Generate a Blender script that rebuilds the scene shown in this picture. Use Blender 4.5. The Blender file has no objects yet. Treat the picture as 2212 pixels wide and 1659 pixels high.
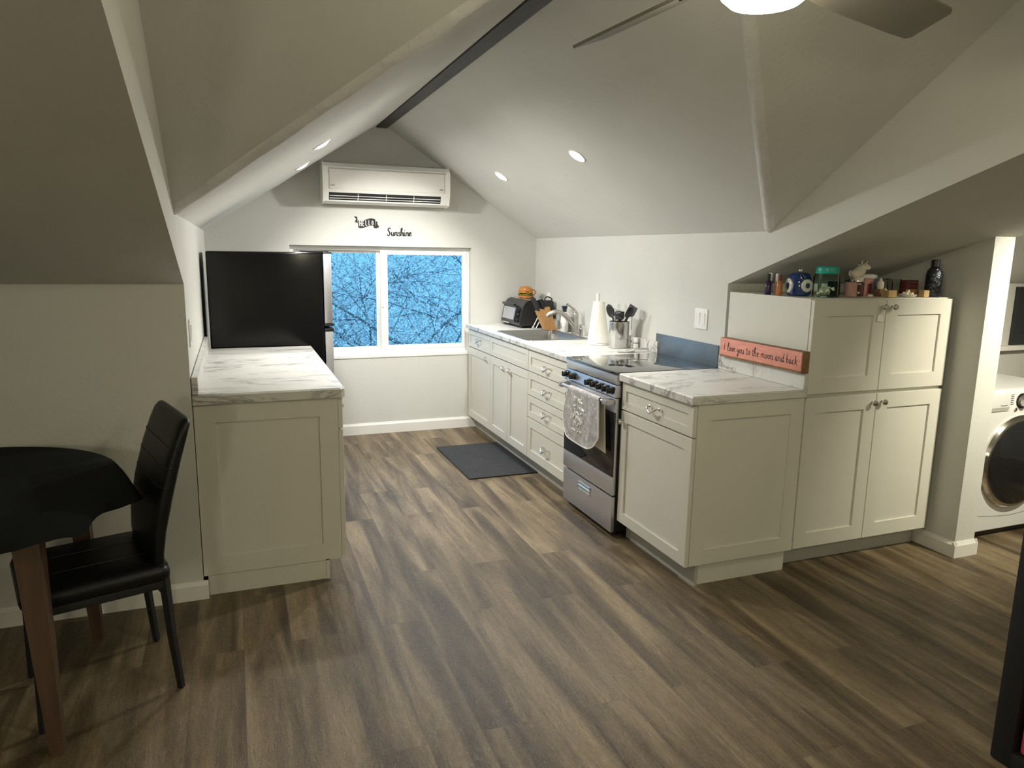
EXPOSURE = 0.12; GLOBE = 92.0; FILL_LAMP = 70.0; FLAMP = 64.0; CANW = 66.0; CANA = 156; CANB = 0.65; SKY = 2.6; WASHW = 175.0
import bpy, bmesh, math, random
from mathutils import Matrix, Vector
import numpy as np
random.seed(7); rng = np.random.default_rng(11)
SC = bpy.context.scene
COL = SC.collection
PI = math.pi

# ------------------------------------------------------------------ camera
CX, CY, CZ, YAW, PITCH, ROLL, FPX = -0.49894, -0.75473, 1.52608, -0.36755, -0.18115, 0.01595, 1554.087
def make_camera():
    cy, sy, cp, sp = math.cos(YAW), math.sin(YAW), math.cos(PITCH), math.sin(PITCH)
    fw = Vector((-sy*cp, cy*cp, sp)); rt = Vector((cy, sy, 0)); up = rt.cross(fw)
    c, s = math.cos(ROLL), math.sin(ROLL)
    r2 = rt*c + up*s; u2 = -rt*s + up*c
    M = Matrix((r2, u2, -fw)).transposed().to_4x4(); M.translation = (CX, CY, CZ)
    cd = bpy.data.cameras.new('camera'); cd.sensor_width = 36; cd.lens = FPX/2212*36
    cd.clip_start = 0.05; cd.clip_end = 200
    o = bpy.data.objects.new('camera', cd); COL.objects.link(o); o.matrix_world = M
    SC.camera = o
make_camera()
SC.view_settings.view_transform = 'Standard'; SC.view_settings.look = 'None'
SC.cycles.max_bounces = 7; SC.cycles.diffuse_bounces = 4; SC.cycles.glossy_bounces = 3; SC.cycles.transmission_bounces = 4; SC.cycles.transparent_max_bounces = 8
SC.view_settings.use_curve_mapping = False
SC.view_settings.gamma = 1; SC.view_settings.exposure = EXPOSURE

# ------------------------------------------------------------------ materials
def new_mat(name):
    m = bpy.data.materials.new(name); m.use_nodes = True
    nt = m.node_tree; b = nt.nodes['Principled BSDF']
    return m, nt, b
def N(nt, t, **k):
    n = nt.nodes.new(t)
    for a, v in k.items(): setattr(n, a, v)
    return n
def L(nt, a, ao, b, bi): nt.links.new(a.outputs[ao], b.inputs[bi])
def ramp(nt, stops):
    r = N(nt, 'ShaderNodeValToRGB'); e = r.color_ramp.elements
    while len(e) < len(stops): e.new(0.5)
    for i, (p, c) in enumerate(stops):
        e[i].position = p; e[i].color = (c[0], c[1], c[2], 1) if not isinstance(c, (int, float)) else (c, c, c, 1)
    return r
def simple(name, col, rough=0.5, metal=0.0, bump=0.0, bscale=60, var=0.04, vscale=8, spec=None, coat=0, trans=0, ior=None, stretch=None, emis=None, estr=0):
    m, nt, b = new_mat(name)
    tc = N(nt, 'ShaderNodeTexCoord'); mp = N(nt, 'ShaderNodeMapping')
    L(nt, tc, 'Object', mp, 'Vector')
    if stretch: mp.inputs['Scale'].default_value = stretch
    nz = N(nt, 'ShaderNodeTexNoise'); nz.inputs['Scale'].default_value = vscale; nz.inputs['Detail'].default_value = 4
    L(nt, mp, 'Vector', nz, 'Vector')
    lo = [max(0, c*(1-var)) for c in col]; hi = [min(1, c*(1+var)) for c in col]
    r = ramp(nt, [(0.3, lo), (0.7, hi)]); L(nt, nz, 'Fac', r, 'Fac'); L(nt, r, 'Color', b, 'Base Color')
    b.inputs['Roughness'].default_value = rough; b.inputs['Metallic'].default_value = metal
    if spec is not None: b.inputs['Specular IOR Level'].default_value = spec
    if coat: b.inputs['Coat Weight'].default_value = coat; b.inputs['Coat Roughness'].default_value = 0.05
    if trans: b.inputs['Transmission Weight'].default_value = trans
    if ior: b.inputs['IOR'].default_value = ior
    if emis: b.inputs['Emission Color'].default_value = (*emis, 1); b.inputs['Emission Strength'].default_value = estr
    if bump:
        n2 = N(nt, 'ShaderNodeTexNoise'); n2.inputs['Scale'].default_value = bscale; n2.inputs['Detail'].default_value = 3
        L(nt, mp, 'Vector', n2, 'Vector')
        bp = N(nt, 'ShaderNodeBump'); bp.inputs['Strength'].default_value = bump; bp.inputs['Distance'].default_value = 0.01
        L(nt, n2, 'Fac', bp, 'Height'); L(nt, bp, 'Normal', b, 'Normal')
    return m
def thin_glass(name, tint=(1, 1, 1), refl=0.08):
    m = bpy.data.materials.new(name); m.use_nodes = True; nt = m.node_tree
    nt.nodes.remove(nt.nodes['Principled BSDF']); out = nt.nodes['Material Output']
    t = N(nt, 'ShaderNodeBsdfTransparent'); t.inputs['Color'].default_value = (*tint, 1)
    g = N(nt, 'ShaderNodeBsdfGlossy'); g.inputs['Roughness'].default_value = 0.03
    lw = N(nt, 'ShaderNodeLayerWeight'); lw.inputs['Blend'].default_value = refl*2
    mx = N(nt, 'ShaderNodeMixShader'); L(nt, lw, 'Fresnel', mx, 'Fac'); L(nt, t, 0, mx, 1); L(nt, g, 0, mx, 2)
    L(nt, mx, 0, out, 'Surface'); return m
def emitter(name, col, strength):
    m = bpy.data.materials.new(name); m.use_nodes = True; nt = m.node_tree
    b = nt.nodes['Principled BSDF']; b.inputs['Base Color'].default_value = (0.8, 0.8, 0.78, 1)
    b.inputs['Emission Color'].default_value = (*col, 1); b.inputs['Emission Strength'].default_value = strength
    return m
def marble():
    m, nt, b = new_mat('marble_laminate')
    tc = N(nt, 'ShaderNodeTexCoord'); mp = N(nt, 'ShaderNodeMapping')
    mp.inputs['Rotation'].default_value = (0, 0, 0.35); mp.inputs['Scale'].default_value = (1.1, 3.6, 3.0)
    L(nt, tc, 'Object', mp, 'Vector')
    n1 = N(nt, 'ShaderNodeTexNoise'); n1.inputs['Scale'].default_value = 1.7; n1.inputs['Detail'].default_value = 7; n1.inputs['Roughness'].default_value = 0.62; n1.inputs['Distortion'].default_value = 0.9
    L(nt, mp, 'Vector', n1, 'Vector')
    r1 = ramp(nt, [(0.478, 1.0), (0.497, 0.30), (0.505, 0.22), (0.53, 1.0)]); L(nt, n1, 'Fac', r1, 'Fac')
    n2 = N(nt, 'ShaderNodeTexNoise'); n2.inputs['Scale'].default_value = 3.1; n2.inputs['Detail'].default_value = 6; n2.inputs['Distortion'].default_value = 1.3
    L(nt, mp, 'Vector', n2, 'Vector')
    r2 = ramp(nt, [(0.45, 1.0), (0.5, 0.62), (0.56, 1.0)]); L(nt, n2, 'Fac', r2, 'Fac')
    n3 = N(nt, 'ShaderNodeTexNoise'); n3.inputs['Scale'].default_value = 2.4; n3.inputs['Detail'].default_value = 3
    L(nt, mp, 'Vector', n3, 'Vector'); r3 = ramp(nt, [(0.42, 1.0), (0.6, 0.0)]); L(nt, n3, 'Fac', r3, 'Fac')
    mul = N(nt, 'ShaderNodeMix', data_type='RGBA', blend_type='MULTIPLY'); mul.inputs[0].default_value = 0.6
    L(nt, r1, 'Color', mul, 6); L(nt, r2, 'Color', mul, 7)
    msk = N(nt, 'ShaderNodeMix', data_type='RGBA', blend_type='MIX')
    L(nt, r3, 'Color', msk, 0); msk.inputs[6].default_value = (1, 1, 1, 1); L(nt, mul, 2, msk, 7)
    fin = N(nt, 'ShaderNodeMix', data_type='RGBA', blend_type='MIX')
    L(nt, msk, 2, fin, 0); fin.inputs[6].default_value = (0.13, 0.125, 0.125, 1); fin.inputs[7].default_value = (0.62, 0.615, 0.58, 1)
    L(nt, fin, 2, b, 'Base Color'); b.inputs['Roughness'].default_value = 0.32
    return m
def wood_floor():
    m, nt, b = new_mat('vinyl_plank_floor')
    tc = N(nt, 'ShaderNodeTexCoord'); sx = N(nt, 'ShaderNodeSeparateXYZ'); L(nt, tc, 'Object', sx, 0)
    cb = N(nt, 'ShaderNodeCombineXYZ'); L(nt, sx, 'Y', cb, 'X'); L(nt, sx, 'X', cb, 'Y')
    br = N(nt, 'ShaderNodeTexBrick'); br.offset = 0.37; br.squash = 1.0
    L(nt, cb, 0, br, 'Vector')
    br.inputs['Scale'].default_value = 1.0; br.inputs['Brick Width'].default_value = 1.22; br.inputs['Row Height'].default_value = 0.178
    br.inputs['Mortar Size'].default_value = 0.0011; br.inputs['Mortar Smooth'].default_value = 0.2; br.inputs['Bias'].default_value = 0
    br.inputs['Color1'].default_value = (0, 0, 0, 1); br.inputs['Color2'].default_value = (1, 1, 1, 1); br.inputs['Mortar'].default_value = (0.5, 0.5, 0.5, 1)
    # grain coordinates with an offset per plank
    off = N(nt, 'ShaderNodeVectorMath', operation='SCALE'); L(nt, br, 'Color', off, 0); off.inputs['Scale'].default_value = 2.1
    ad = N(nt, 'ShaderNodeVectorMath', operation='ADD'); L(nt, tc, 'Object', ad, 0); L(nt, off, 0, ad, 1)
    m1 = N(nt, 'ShaderNodeMapping'); m1.inputs['Scale'].default_value = (8.0, 0.75, 1); L(nt, ad, 0, m1, 'Vector')
    n1 = N(nt, 'ShaderNodeTexNoise'); n1.inputs['Scale'].default_value = 1.25; n1.inputs['Detail'].default_value = 5; n1.inputs['Roughness'].default_value = 0.55; n1.inputs['Distortion'].default_value = 0.5
    L(nt, m1, 'Vector', n1, 'Vector')
    m2 = N(nt, 'ShaderNodeMapping'); m2.inputs['Scale'].default_value = (60, 7, 1); L(nt, ad, 0, m2, 'Vector')
    n2 = N(nt, 'ShaderNodeTexNoise'); n2.inputs['Scale'].default_value = 2.0; n2.inputs['Detail'].default_value = 6; n2.inputs['Roughness'].default_value = 0.7; n2.inputs['Distortion'].default_value = 1.6
    L(nt, m2, 'Vector', n2, 'Vector')
    c1 = ramp(nt, [(0.30, (0.045, 0.030, 0.016)), (0.42, (0.088, 0.062, 0.033)), (0.53, (0.152, 0.111, 0.062)), (0.67, (0.252, 0.190, 0.112))]); L(nt, n1, 'Fac', c1, 'Fac')
    c2 = ramp(nt, [(0.27, 0.50), (0.5, 1.0), (0.70, 1.40)]); L(nt, n2, 'Fac', c2, 'Fac')
    mu = N(nt, 'ShaderNodeMix', data_type='RGBA', blend_type='MULTIPLY'); mu.inputs[0].default_value = 0.9
    L(nt, c1, 'Color', mu, 6); L(nt, c2, 'Color', mu, 7)
    # plank tone
    pt = ramp(nt, [(0.0, 0.93), (1.0, 1.05)]); L(nt, br, 'Color', pt, 'Fac')
    m3 = N(nt, 'ShaderNodeMix', data_type='RGBA', blend_type='MULTIPLY'); m3.inputs[0].default_value = 1; L(nt, mu, 2, m3, 6); L(nt, pt, 'Color', m3, 7)
    jt = N(nt, 'ShaderNodeMix', data_type='RGBA', blend_type='MIX'); L(nt, br, 'Fac', jt, 0); L(nt, m3, 2, jt, 6); jt.inputs[7].default_value = (0.10, 0.078, 0.055, 1)
    # pale saw scratches
    m4 = N(nt, 'ShaderNodeMapping'); m4.inputs['Scale'].default_value = (55, 34, 1); m4.inputs['Rotation'].default_value = (0, 0, 0.5); L(nt, ad, 0, m4, 'Vector')
    n4 = N(nt, 'ShaderNodeTexNoise'); n4.inputs['Scale'].default_value = 1.6; n4.inputs['Detail'].default_value = 4; n4.inputs['Distortion'].default_value = 3.5; L(nt, m4, 'Vector', n4, 'Vector')
    s4 = ramp(nt, [(0.60, 0.0), (0.70, 0.42)]); L(nt, n4, 'Fac', s4, 'Fac')
    sc = N(nt, 'ShaderNodeMix', data_type='RGBA', blend_type='MIX'); L(nt, s4, 'Color', sc, 0); L(nt, jt, 2, sc, 6); sc.inputs[7].default_value = (0.36, 0.30, 0.21, 1)
    L(nt, sc, 2, b, 'Base Color')
    rr = ramp(nt, [(0.3, 0.42), (0.7, 0.27)]); L(nt, n4, 'Fac', rr, 'Fac'); L(nt, rr, 'Color', b, 'Roughness')
    bp = N(nt, 'ShaderNodeBump'); bp.inputs['Strength'].default_value = 0.45; bp.inputs['Distance'].default_value = 0.004
    ad2 = N(nt, 'ShaderNodeMath', operation='ADD'); L(nt, n2, 'Fac', ad2, 0); L(nt, n4, 'Fac', ad2, 1)
    L(nt, ad2, 0, bp, 'Height'); L(nt, bp, 'Normal', b, 'Normal')
    b.inputs['Specular IOR Level'].default_value = 0.32
    return m
def towel_cloth():
    m, nt, b = new_mat('printed_towel')
    tc = N(nt, 'ShaderNodeTexCoord')
    v = N(nt, 'ShaderNodeTexVoronoi'); v.inputs['Scale'].default_value = 26; L(nt, tc, 'Object', v, 'Vector')
    r = ramp(nt, [(0.12, (0.66, 0.64, 0.60)), (0.22, (0.30, 0.29, 0.28))]); L(nt, v, 'Distance', r, 'Fac')
    n = N(nt, 'ShaderNodeTexNoise'); n.inputs['Scale'].default_value = 30; L(nt, tc, 'Object', n, 'Vector')
    r2 = ramp(nt, [(0.35, (0.27, 0.26, 0.26)), (0.70, (0.46, 0.44, 0.43))]); L(nt, n, 'Fac', r2, 'Fac')
    mx = N(nt, 'ShaderNodeMix', data_type='RGBA', blend_type='LIGHTEN'); mx.inputs[0].default_value = 1; L(nt, r, 'Color', mx, 6); L(nt, r2, 'Color', mx, 7)
    L(nt, mx, 2, b, 'Base Color'); b.inputs['Roughness'].default_value = 0.9
    return m
def woven(name, c0, c1, s=60):
    m, nt, b = new_mat(name)
    tc = N(nt, 'ShaderNodeTexCoord'); w = N(nt, 'ShaderNodeTexWave', bands_direction='Z'); w.inputs['Scale'].default_value = s; w.inputs['Distortion'].default_value = 1.5
    L(nt, tc, 'Object', w, 'Vector'); r = ramp(nt, [(0.2, c0), (0.8, c1)]); L(nt, w, 'Fac', r, 'Fac'); L(nt, r, 'Color', b, 'Base Color')
    bp = N(nt, 'ShaderNodeBump'); bp.inputs['Strength'].default_value = 0.6; bp.inputs['Distance'].default_value = 0.004; L(nt, w, 'Fac', bp, 'Height'); L(nt, bp, 'Normal', b, 'Normal')
    b.inputs['Roughness'].default_value = 0.7; return m
def mat_weave():
    m, nt, b = new_mat('floor_mat_rubber')
    tc = N(nt, 'ShaderNodeTexCoord'); mp = N(nt, 'ShaderNodeMapping'); mp.inputs['Rotation'].default_value = (0, 0, PI/4); L(nt, tc, 'Object', mp, 'Vector')
    ck = N(nt, 'ShaderNodeTexBrick'); ck.inputs['Scale'].default_value = 11; ck.inputs['Mortar Size'].default_value = 0.03; L(nt, mp, 'Vector', ck, 'Vector')
    ck.inputs['Color1'].default_value = (0.020, 0.021, 0.023, 1); ck.inputs['Color2'].default_value = (0.028, 0.028, 0.03, 1); ck.inputs['Mortar'].default_value = (0.012, 0.012, 0.013, 1)
    L(nt, ck, 'Color', b, 'Base Color'); b.inputs['Roughness'].default_value = 0.85
    bp = N(nt, 'ShaderNodeBump'); bp.inputs['Strength'].default_value = 0.6; bp.inputs['Distance'].default_value = 0.004; bp.invert = True; L(nt, ck, 'Fac', bp, 'Height'); L(nt, bp, 'Normal', b, 'Normal')
    return m
def leaf_mat():
    m, nt, b = new_mat('tree_leaves')
    g = N(nt, 'ShaderNodeNewGeometry'); r = ramp(nt, [(0.0, (0.25, 0.29, 0.27)), (0.5, (0.62, 0.66, 0.64)), (1.0, (0.92, 0.94, 0.92))])
    L(nt, g, 'Random Per Island', r, 'Fac'); L(nt, r, 'Color', b, 'Base Color'); b.inputs['Roughness'].default_value = 0.6
    tr = N(nt, 'ShaderNodeBsdfTranslucent'); L(nt, r, 'Color', tr, 'Color')
    mx = N(nt, 'ShaderNodeMixShader'); mx.inputs[0].default_value = 0.45; L(nt, b, 0, mx, 1); L(nt, tr, 0, mx, 2)
    L(nt, mx, 0, nt.nodes['Material Output'], 'Surface')
    return m

WALLC = (0.60, 0.60, 0.56)
M = dict(
    wall=simple('wall_paint', WALLC, 0.85, bump=0.10, bscale=45, var=0.02, vscale=3),
    ceil=simple('ceiling_paint', WALLC, 0.85, bump=0.22, bscale=28, var=0.02, vscale=3),
    plaster=simple('rough_plaster', (0.66, 0.655, 0.64), 0.9, bump=0.5, bscale=38, var=0.05, vscale=14),
    trim=simple('trim_white', (0.78, 0.765, 0.72), 0.45, var=0.015),
    vinyl=simple('window_vinyl', (0.80, 0.80, 0.78), 0.35, var=0.01),
    floor=wood_floor(), marble=marble(),
    cab=simple('cabinet_paint', (0.64, 0.625, 0.555), 0.42, var=0.012, bump=0.02, bscale=120),
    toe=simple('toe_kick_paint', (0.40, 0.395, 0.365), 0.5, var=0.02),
    chrome=simple('polished_nickel', (0.72, 0.70, 0.66), 0.16, 1.0, var=0.02),
    steel=simple('stainless_steel', (0.60, 0.60, 0.62), 0.30, 1.0, var=0.04, vscale=12, stretch=(1, 30, 30)),
    steelv=simple('brushed_steel_dark', (0.64, 0.645, 0.70), 0.42, 1.0, var=0.05, vscale=10, stretch=(1, 1, 20)),
    steelc=simple('polished_steel', (0.56, 0.55, 0.53), 0.18, 1.0, var=0.03),
    faucet=simple('brushed_nickel', (0.52, 0.50, 0.46), 0.25, 1.0, var=0.03),
    sink=simple('sink_steel', (0.36, 0.35, 0.33), 0.32, 1.0, var=0.05),
    bglass=simple('black_glass', (0.012, 0.012, 0.013), 0.04, var=0.02, spec=0.6),
    cooktop=simple('cooktop_glass', (0.022, 0.023, 0.025), 0.03, var=0.1, vscale=4, spec=0.9, coat=0.6),
    bplastic=simple('black_plastic', (0.014, 0.014, 0.015), 0.35, var=0.05),
    bmatte=simple('black_matte', (0.010, 0.010, 0.011), 0.6, var=0.05),
    bgloss=simple('black_gloss', (0.008, 0.008, 0.009), 0.12, var=0.02),
    fridge=simple('fridge_side_black', (0.004, 0.004, 0.0045), 0.14, spec=0.28, var=0.05, bump=0.01, bscale=300),
    leather=simple('black_leather', (0.006, 0.006, 0.0065), 0.40, spec=0.3, bump=0.12, bscale=160, var=0.1),
    cloth=simple('black_tablecloth', (0.0065, 0.0075, 0.007), 0.95, spec=0.15, bump=0.2, bscale=220, var=0.08),
    wood=simple('walnut_leg', (0.085, 0.048, 0.028), 0.5, var=0.25, vscale=14, stretch=(3, 3, 0.4)),
    darkwood=simple('dark_beam_stain', (0.040, 0.037, 0.036), 0.6, var=0.3, vscale=9, bump=0.2, bscale=40, stretch=(6, 0.7, 6)),
    blade=simple('fan_blade_grey', (0.20, 0.185, 0.16), 0.5, var=0.05),
    bronze=simple('fan_dark_bronze', (0.03, 0.026, 0.022), 0.4, 0.6, var=0.05),
    blockwood=simple('maple_knife_block', (0.50, 0.27, 0.10), 0.5, var=0.12, vscale=10, stretch=(3, 3, 0.5)),
    tanwood=simple('tan_wood_block', (0.46, 0.31, 0.14), 0.6, var=0.15, vscale=20),
    white=simple('white_plastic', (0.80, 0.79, 0.77), 0.35, var=0.015),
    offwhite=simple('ac_plastic', (0.74, 0.725, 0.68), 0.4, var=0.015),
    paper=simple('paper_towel', (0.86, 0.84, 0.75), 0.95, bump=0.25, bscale=120, var=0.03),
    enamel=simple('washer_enamel', (0.66, 0.66, 0.64), 0.25, var=0.01),
    coral=simple('coral_painted_wood', (0.66, 0.27, 0.205), 0.6, var=0.14, vscale=12, stretch=(6, 1, 6)),
    coraledge=simple('worn_wood_edge', (0.22, 0.12, 0.055), 0.7, var=0.35, vscale=25),
    ink=simple('black_lettering', (0.008, 0.007, 0.007), 0.6, var=0.02),
    greyink=simple('grey_lettering', (0.12, 0.12, 0.12), 0.6, var=0.02),
    palegrey=simple('pale_print', (0.80, 0.79, 0.76), 0.9, var=0.02),
    bluegrey=simple('blue_grey_film', (0.145, 0.19, 0.235), 0.33, 0.35, var=0.14, vscale=7),
    bun=simple('glazed_bun', (0.44, 0.175, 0.045), 0.2, var=0.12, vscale=25),
    cheese=simple('yellow_cheese', (0.82, 0.50, 0.06), 0.35, var=0.06),
    patty=simple('brown_patty', (0.075, 0.03, 0.012), 0.4, var=0.3, vscale=60),
    lettuce=simple('green_lettuce', (0.23, 0.26, 0.03), 0.4, var=0.2, vscale=40),
    purple=simple('purple_bottle', (0.05, 0.025, 0.10), 0.12, var=0.1, trans=0.3),
    pinkglass=simple('pink_glass', (0.70, 0.42, 0.40), 0.1, var=0.15, trans=0.4),
    amber=simple('amber_bottle', (0.56, 0.22, 0.06), 0.12, var=0.1, trans=0.35),
    rose=simple('rose_box', (0.40, 0.16, 0.145), 0.55, var=0.1),
    maroon=simple('maroon_box', (0.13, 0.025, 0.025), 0.5, var=0.2, vscale=40),
    blueglaze=simple('cobalt_glaze', (0.006, 0.028, 0.13), 0.08, var=0.12, coat=0.5),
    eye=simple('pale_eye_glaze', (0.62, 0.62, 0.55), 0.2, var=0.03),
    teal=simple('teal_plastic', (0.02, 0.34, 0.27), 0.3, var=0.06),
    shell=simple('sea_shells', (0.82, 0.72, 0.56), 0.6, var=0.3, vscale=30),
    ceramic=simple('white_ceramic', (0.66, 0.61, 0.50), 0.45, var=0.1, vscale=30),
    hammered=simple('hammered_gunmetal', (0.06, 0.065, 0.075), 0.2, 0.9, bump=0.6, bscale=70, var=0.3, vscale=60),
    pink=simple('pink_fabric', (0.62, 0.055, 0.14), 0.7, var=0.05),
    navy=simple('navy_cap', (0.02, 0.03, 0.05), 0.35, var=0.05),
    greyrag=simple('grey_roll', (0.36, 0.35, 0.32), 0.6, var=0.06),
    basket=woven('woven_wicker', (0.20, 0.075, 0.02), (0.44, 0.20, 0.07), 70),
    towel=towel_cloth(), hem=simple('towel_hem', (0.76, 0.74, 0.68), 0.9, bump=0.2, bscale=150, var=0.03),
    rubber=mat_weave(), leaf=leaf_mat(),
    bark=simple('tree_bark', (0.13, 0.14, 0.14), 0.9, bump=0.5, bscale=30, var=0.3),
    tealglass=thin_glass('pale_teal_glass', (0.90, 0.965, 0.94), 0.03), glass=thin_glass('clear_glass', (0.97, 0.98, 0.98), 0.06), jar=thin_glass('jar_glass', (0.93, 0.93, 0.91), 0.06),
    ground=simple('garden_ground', (0.06, 0.08, 0.05), 0.95, var=0.3),
    globe=emitter('fan_globe_lit', (1.0, 0.92, 0.66), GLOBE), can=emitter('downlight_lens', (1.0, 0.93, 0.78), 30.0), lamp=emitter('fill_lamp_lit', (1.0, 0.92, 0.68), FILL_LAMP),
    floorlamp=emitter('floor_lamp_lit', (1.0, 0.92, 0.68), FLAMP),
    display=simple('black_display', (0.006, 0.006, 0.007), 0.08, var=0.02),
    wallshade=simple('dark_blind_fabric', (0.025, 0.027, 0.028), 0.8, var=0.05),
)
# ------------------------------------------------------------------ mesh helpers
def catmull(pts, k=6):
    P = [Vector(p) for p in pts]
    if len(P) < 3: return P
    out = []
    for i in range(len(P)-1):
        p0 = P[i-1] if i > 0 else P[0]*2-P[1]; p1 = P[i]; p2 = P[i+1]; p3 = P[i+2] if i+2 < len(P) else P[-1]*2-P[-2]
        for j in range(k):
            t = j/k
            out.append(0.5*((2*p1)+(p2-p0)*t+(2*p0-5*p1+4*p2-p3)*t*t+(3*p1-p0-3*p2+p3)*t**3))
    out.append(P[-1]); return out
class MB:
    def __init__(s, T=None): s.bm = bmesh.new(); s.T = T; s.mi = 0
    def _f(s, vs):
        try:
            f = s.bm.faces.new(vs); f.material_index = s.mi; return f
        except ValueError: return None
    def _v(s, p):
        p = Vector(p)
        if s.T is not None: p = s.T @ p
        return s.bm.verts.new(p)
    def box(s, x0, x1, y0, y1, z0, z1, bev=0.0, seg=2):
        b2 = bmesh.new(); bmesh.ops.create_cube(b2, size=1)
        for v in b2.verts: v.co = Vector(((x0+x1)/2+v.co.x*(x1-x0), (y0+y1)/2+v.co.y*(y1-y0), (z0+z1)/2+v.co.z*(z1-z0)))
        if bev > 0: bmesh.ops.bevel(b2, geom=list(b2.edges), offset=bev, segments=seg, affect='EDGES', profile=0.6)
        s.merge(b2); return s
    def merge(s, b2):
        mp = {}
        for v in b2.verts: mp[v] = s._v(v.co)
        for f in b2.faces: s._f([mp[v] for v in f.verts])
        b2.free()
    def ring(s, pts): return [s._v(p) for p in pts]
    def loft(s, rings, cap=True, close=True):
        R = [s.ring(r) for r in rings]; n = len(R[0])
        for a, b in zip(R[:-1], R[1:]):
            for i in range(n if close else n-1):
                j = (i+1) % n; s._f([a[i], a[j], b[j], b[i]])
        if cap and close: s._f(R[0][::-1]); s._f(R[-1])
        return s
    def lathe(s, prof, c=(0, 0, 0), n=28, axis='z'):
        c = Vector(c); rings = []
        for r, h in prof:
            pts = []
            for i in range(n):
                a = 2*PI*i/n; u, v = math.cos(a)*max(r, 1e-5), math.sin(a)*max(r, 1e-5)
                p = {'z': (u, v, h), 'y': (u, h, v), 'x': (h, u, v)}[axis]
                pts.append(c+Vector(p))
            rings.append(pts)
        s.loft(rings); return s
    def tube(s, pts, r, n=8, smooth=0, flat=1.0):
        P = catmull(pts, smooth) if smooth else [Vector(p) for p in pts]
        m = len(P); rings = []; up = None
        for i, p in enumerate(P):
            t = (P[min(i+1, m-1)]-P[max(i-1, 0)])
            if t.length < 1e-9: t = Vector((0, 0, 1))
            t.normalize()
            if up is None:
                up = Vector((0, 0, 1)) if abs(t.z) < 0.9 else Vector((1, 0, 0))
            a = t.cross(up); a.normalize(); b = a.cross(t); up = b
            rr = r if isinstance(r, (int, float)) else r[0]+(r[1]-r[0])*i/(m-1) if len(r) == 2 else r[min(len(r)-1, int(round(i*(len(r)-1)/(m-1))))]
            rings.append([p+(a*math.cos(2*PI*k/n)+b*math.sin(2*PI*k/n)*flat)*rr for k in range(n)])
        s.loft(rings); return s
    def cyl(s, p0, p1, r0, r1=None, n=20): return s.tube([p0, p1], [r0, r0 if r1 is None else r1], n)
    def prism(s, poly, a, b, axis='x'):
        def mk(u, v, h): return {'x': (h, u, v), 'y': (u, h, v), 'z': (u, v, h)}[axis]
        A = s.ring([mk(u, v, a) for u, v in poly]); B = s.ring([mk(u, v, b) for u, v in poly]); n = len(poly)
        for i in range(n): s._f([A[i], A[(i+1) % n], B[(i+1) % n], B[i]])
        s._f(A[::-1]); s._f(B); return s
    def slab(s, pts, off):
        off = Vector(off); A = s.ring(pts); B = s.ring([Vector(p)+off for p in pts]); n = len(pts)
        for i in range(n): s._f([A[i], A[(i+1) % n], B[(i+1) % n], B[i]])
        s._f(A[::-1]); s._f(B); return s
    def sheet(s, G, t=0.0, closed=False):
        """G[i][j] grid of points, thickness t along the local normals"""
        ni, nj = len(G), len(G[0]); P = [[Vector(p) for p in row] for row in G]
        def nrm(i, j):
            a = P[min(i+1, ni-1)][j]-P[max(i-1, 0)][j]
            if closed: b = P[i][(j+1) % nj]-P[i][(j-1) % nj]
            else: b = P[i][min(j+1, nj-1)]-P[i][max(j-1, 0)]
            c = a.cross(b); return c.normalized() if c.length > 1e-12 else Vector((0, 0, 1))
        A = [[s._v(P[i][j]) for j in range(nj)] for i in range(ni)]
        B = [[s._v(P[i][j]-nrm(i, j)*t) for j in range(nj)] for i in range(ni)]
        jr = range(nj if closed else nj-1)
        for i in range(ni-1):
            for j in jr:
                k = (j+1) % nj
                s._f([A[i][j], A[i+1][j], A[i+1][k], A[i][k]]); s._f([B[i][j], B[i][k], B[i+1][k], B[i+1][j]])
        for i in (0, ni-1):
            for j in jr:
                k = (j+1) % nj; s._f([A[i][j], A[i][k], B[i][k], B[i][j]])
        if not closed:
            for j in (0, nj-1):
                for i in range(ni-1): s._f([A[i][j], B[i][j], B[i+1][j], A[i+1][j]])
        return s
    def ball(s, c, r, n=12, sc=(1, 1, 1)):
        b2 = bmesh.new(); bmesh.ops.create_uvsphere(b2, u_segments=n, v_segments=max(6, n*2//3), radius=r)
        for v in b2.verts: v.co = Vector((v.co.x*sc[0]+c[0], v.co.y*sc[1]+c[1], v.co.z*sc[2]+c[2]))
        s.merge(b2); return s
    def shaker(s, x0, x1, z0, z1, y0=0.0, t=0.02, rail=0.058, d=0.009, ch=0.0016):
        """framed door front facing -y with a recessed panel"""
        R = lambda i, y: [(x0+i, y, z0+i), (x1-i, y, z0+i), (x1-i, y, z1-i), (x0+i, y, z1-i)]
        rings = [R(0, y0+t), R(0, y0+ch), R(ch, y0), R(rail, y0), R(rail+0.0012, y0+d)]
        s.loft(rings, cap=True); return s
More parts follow.
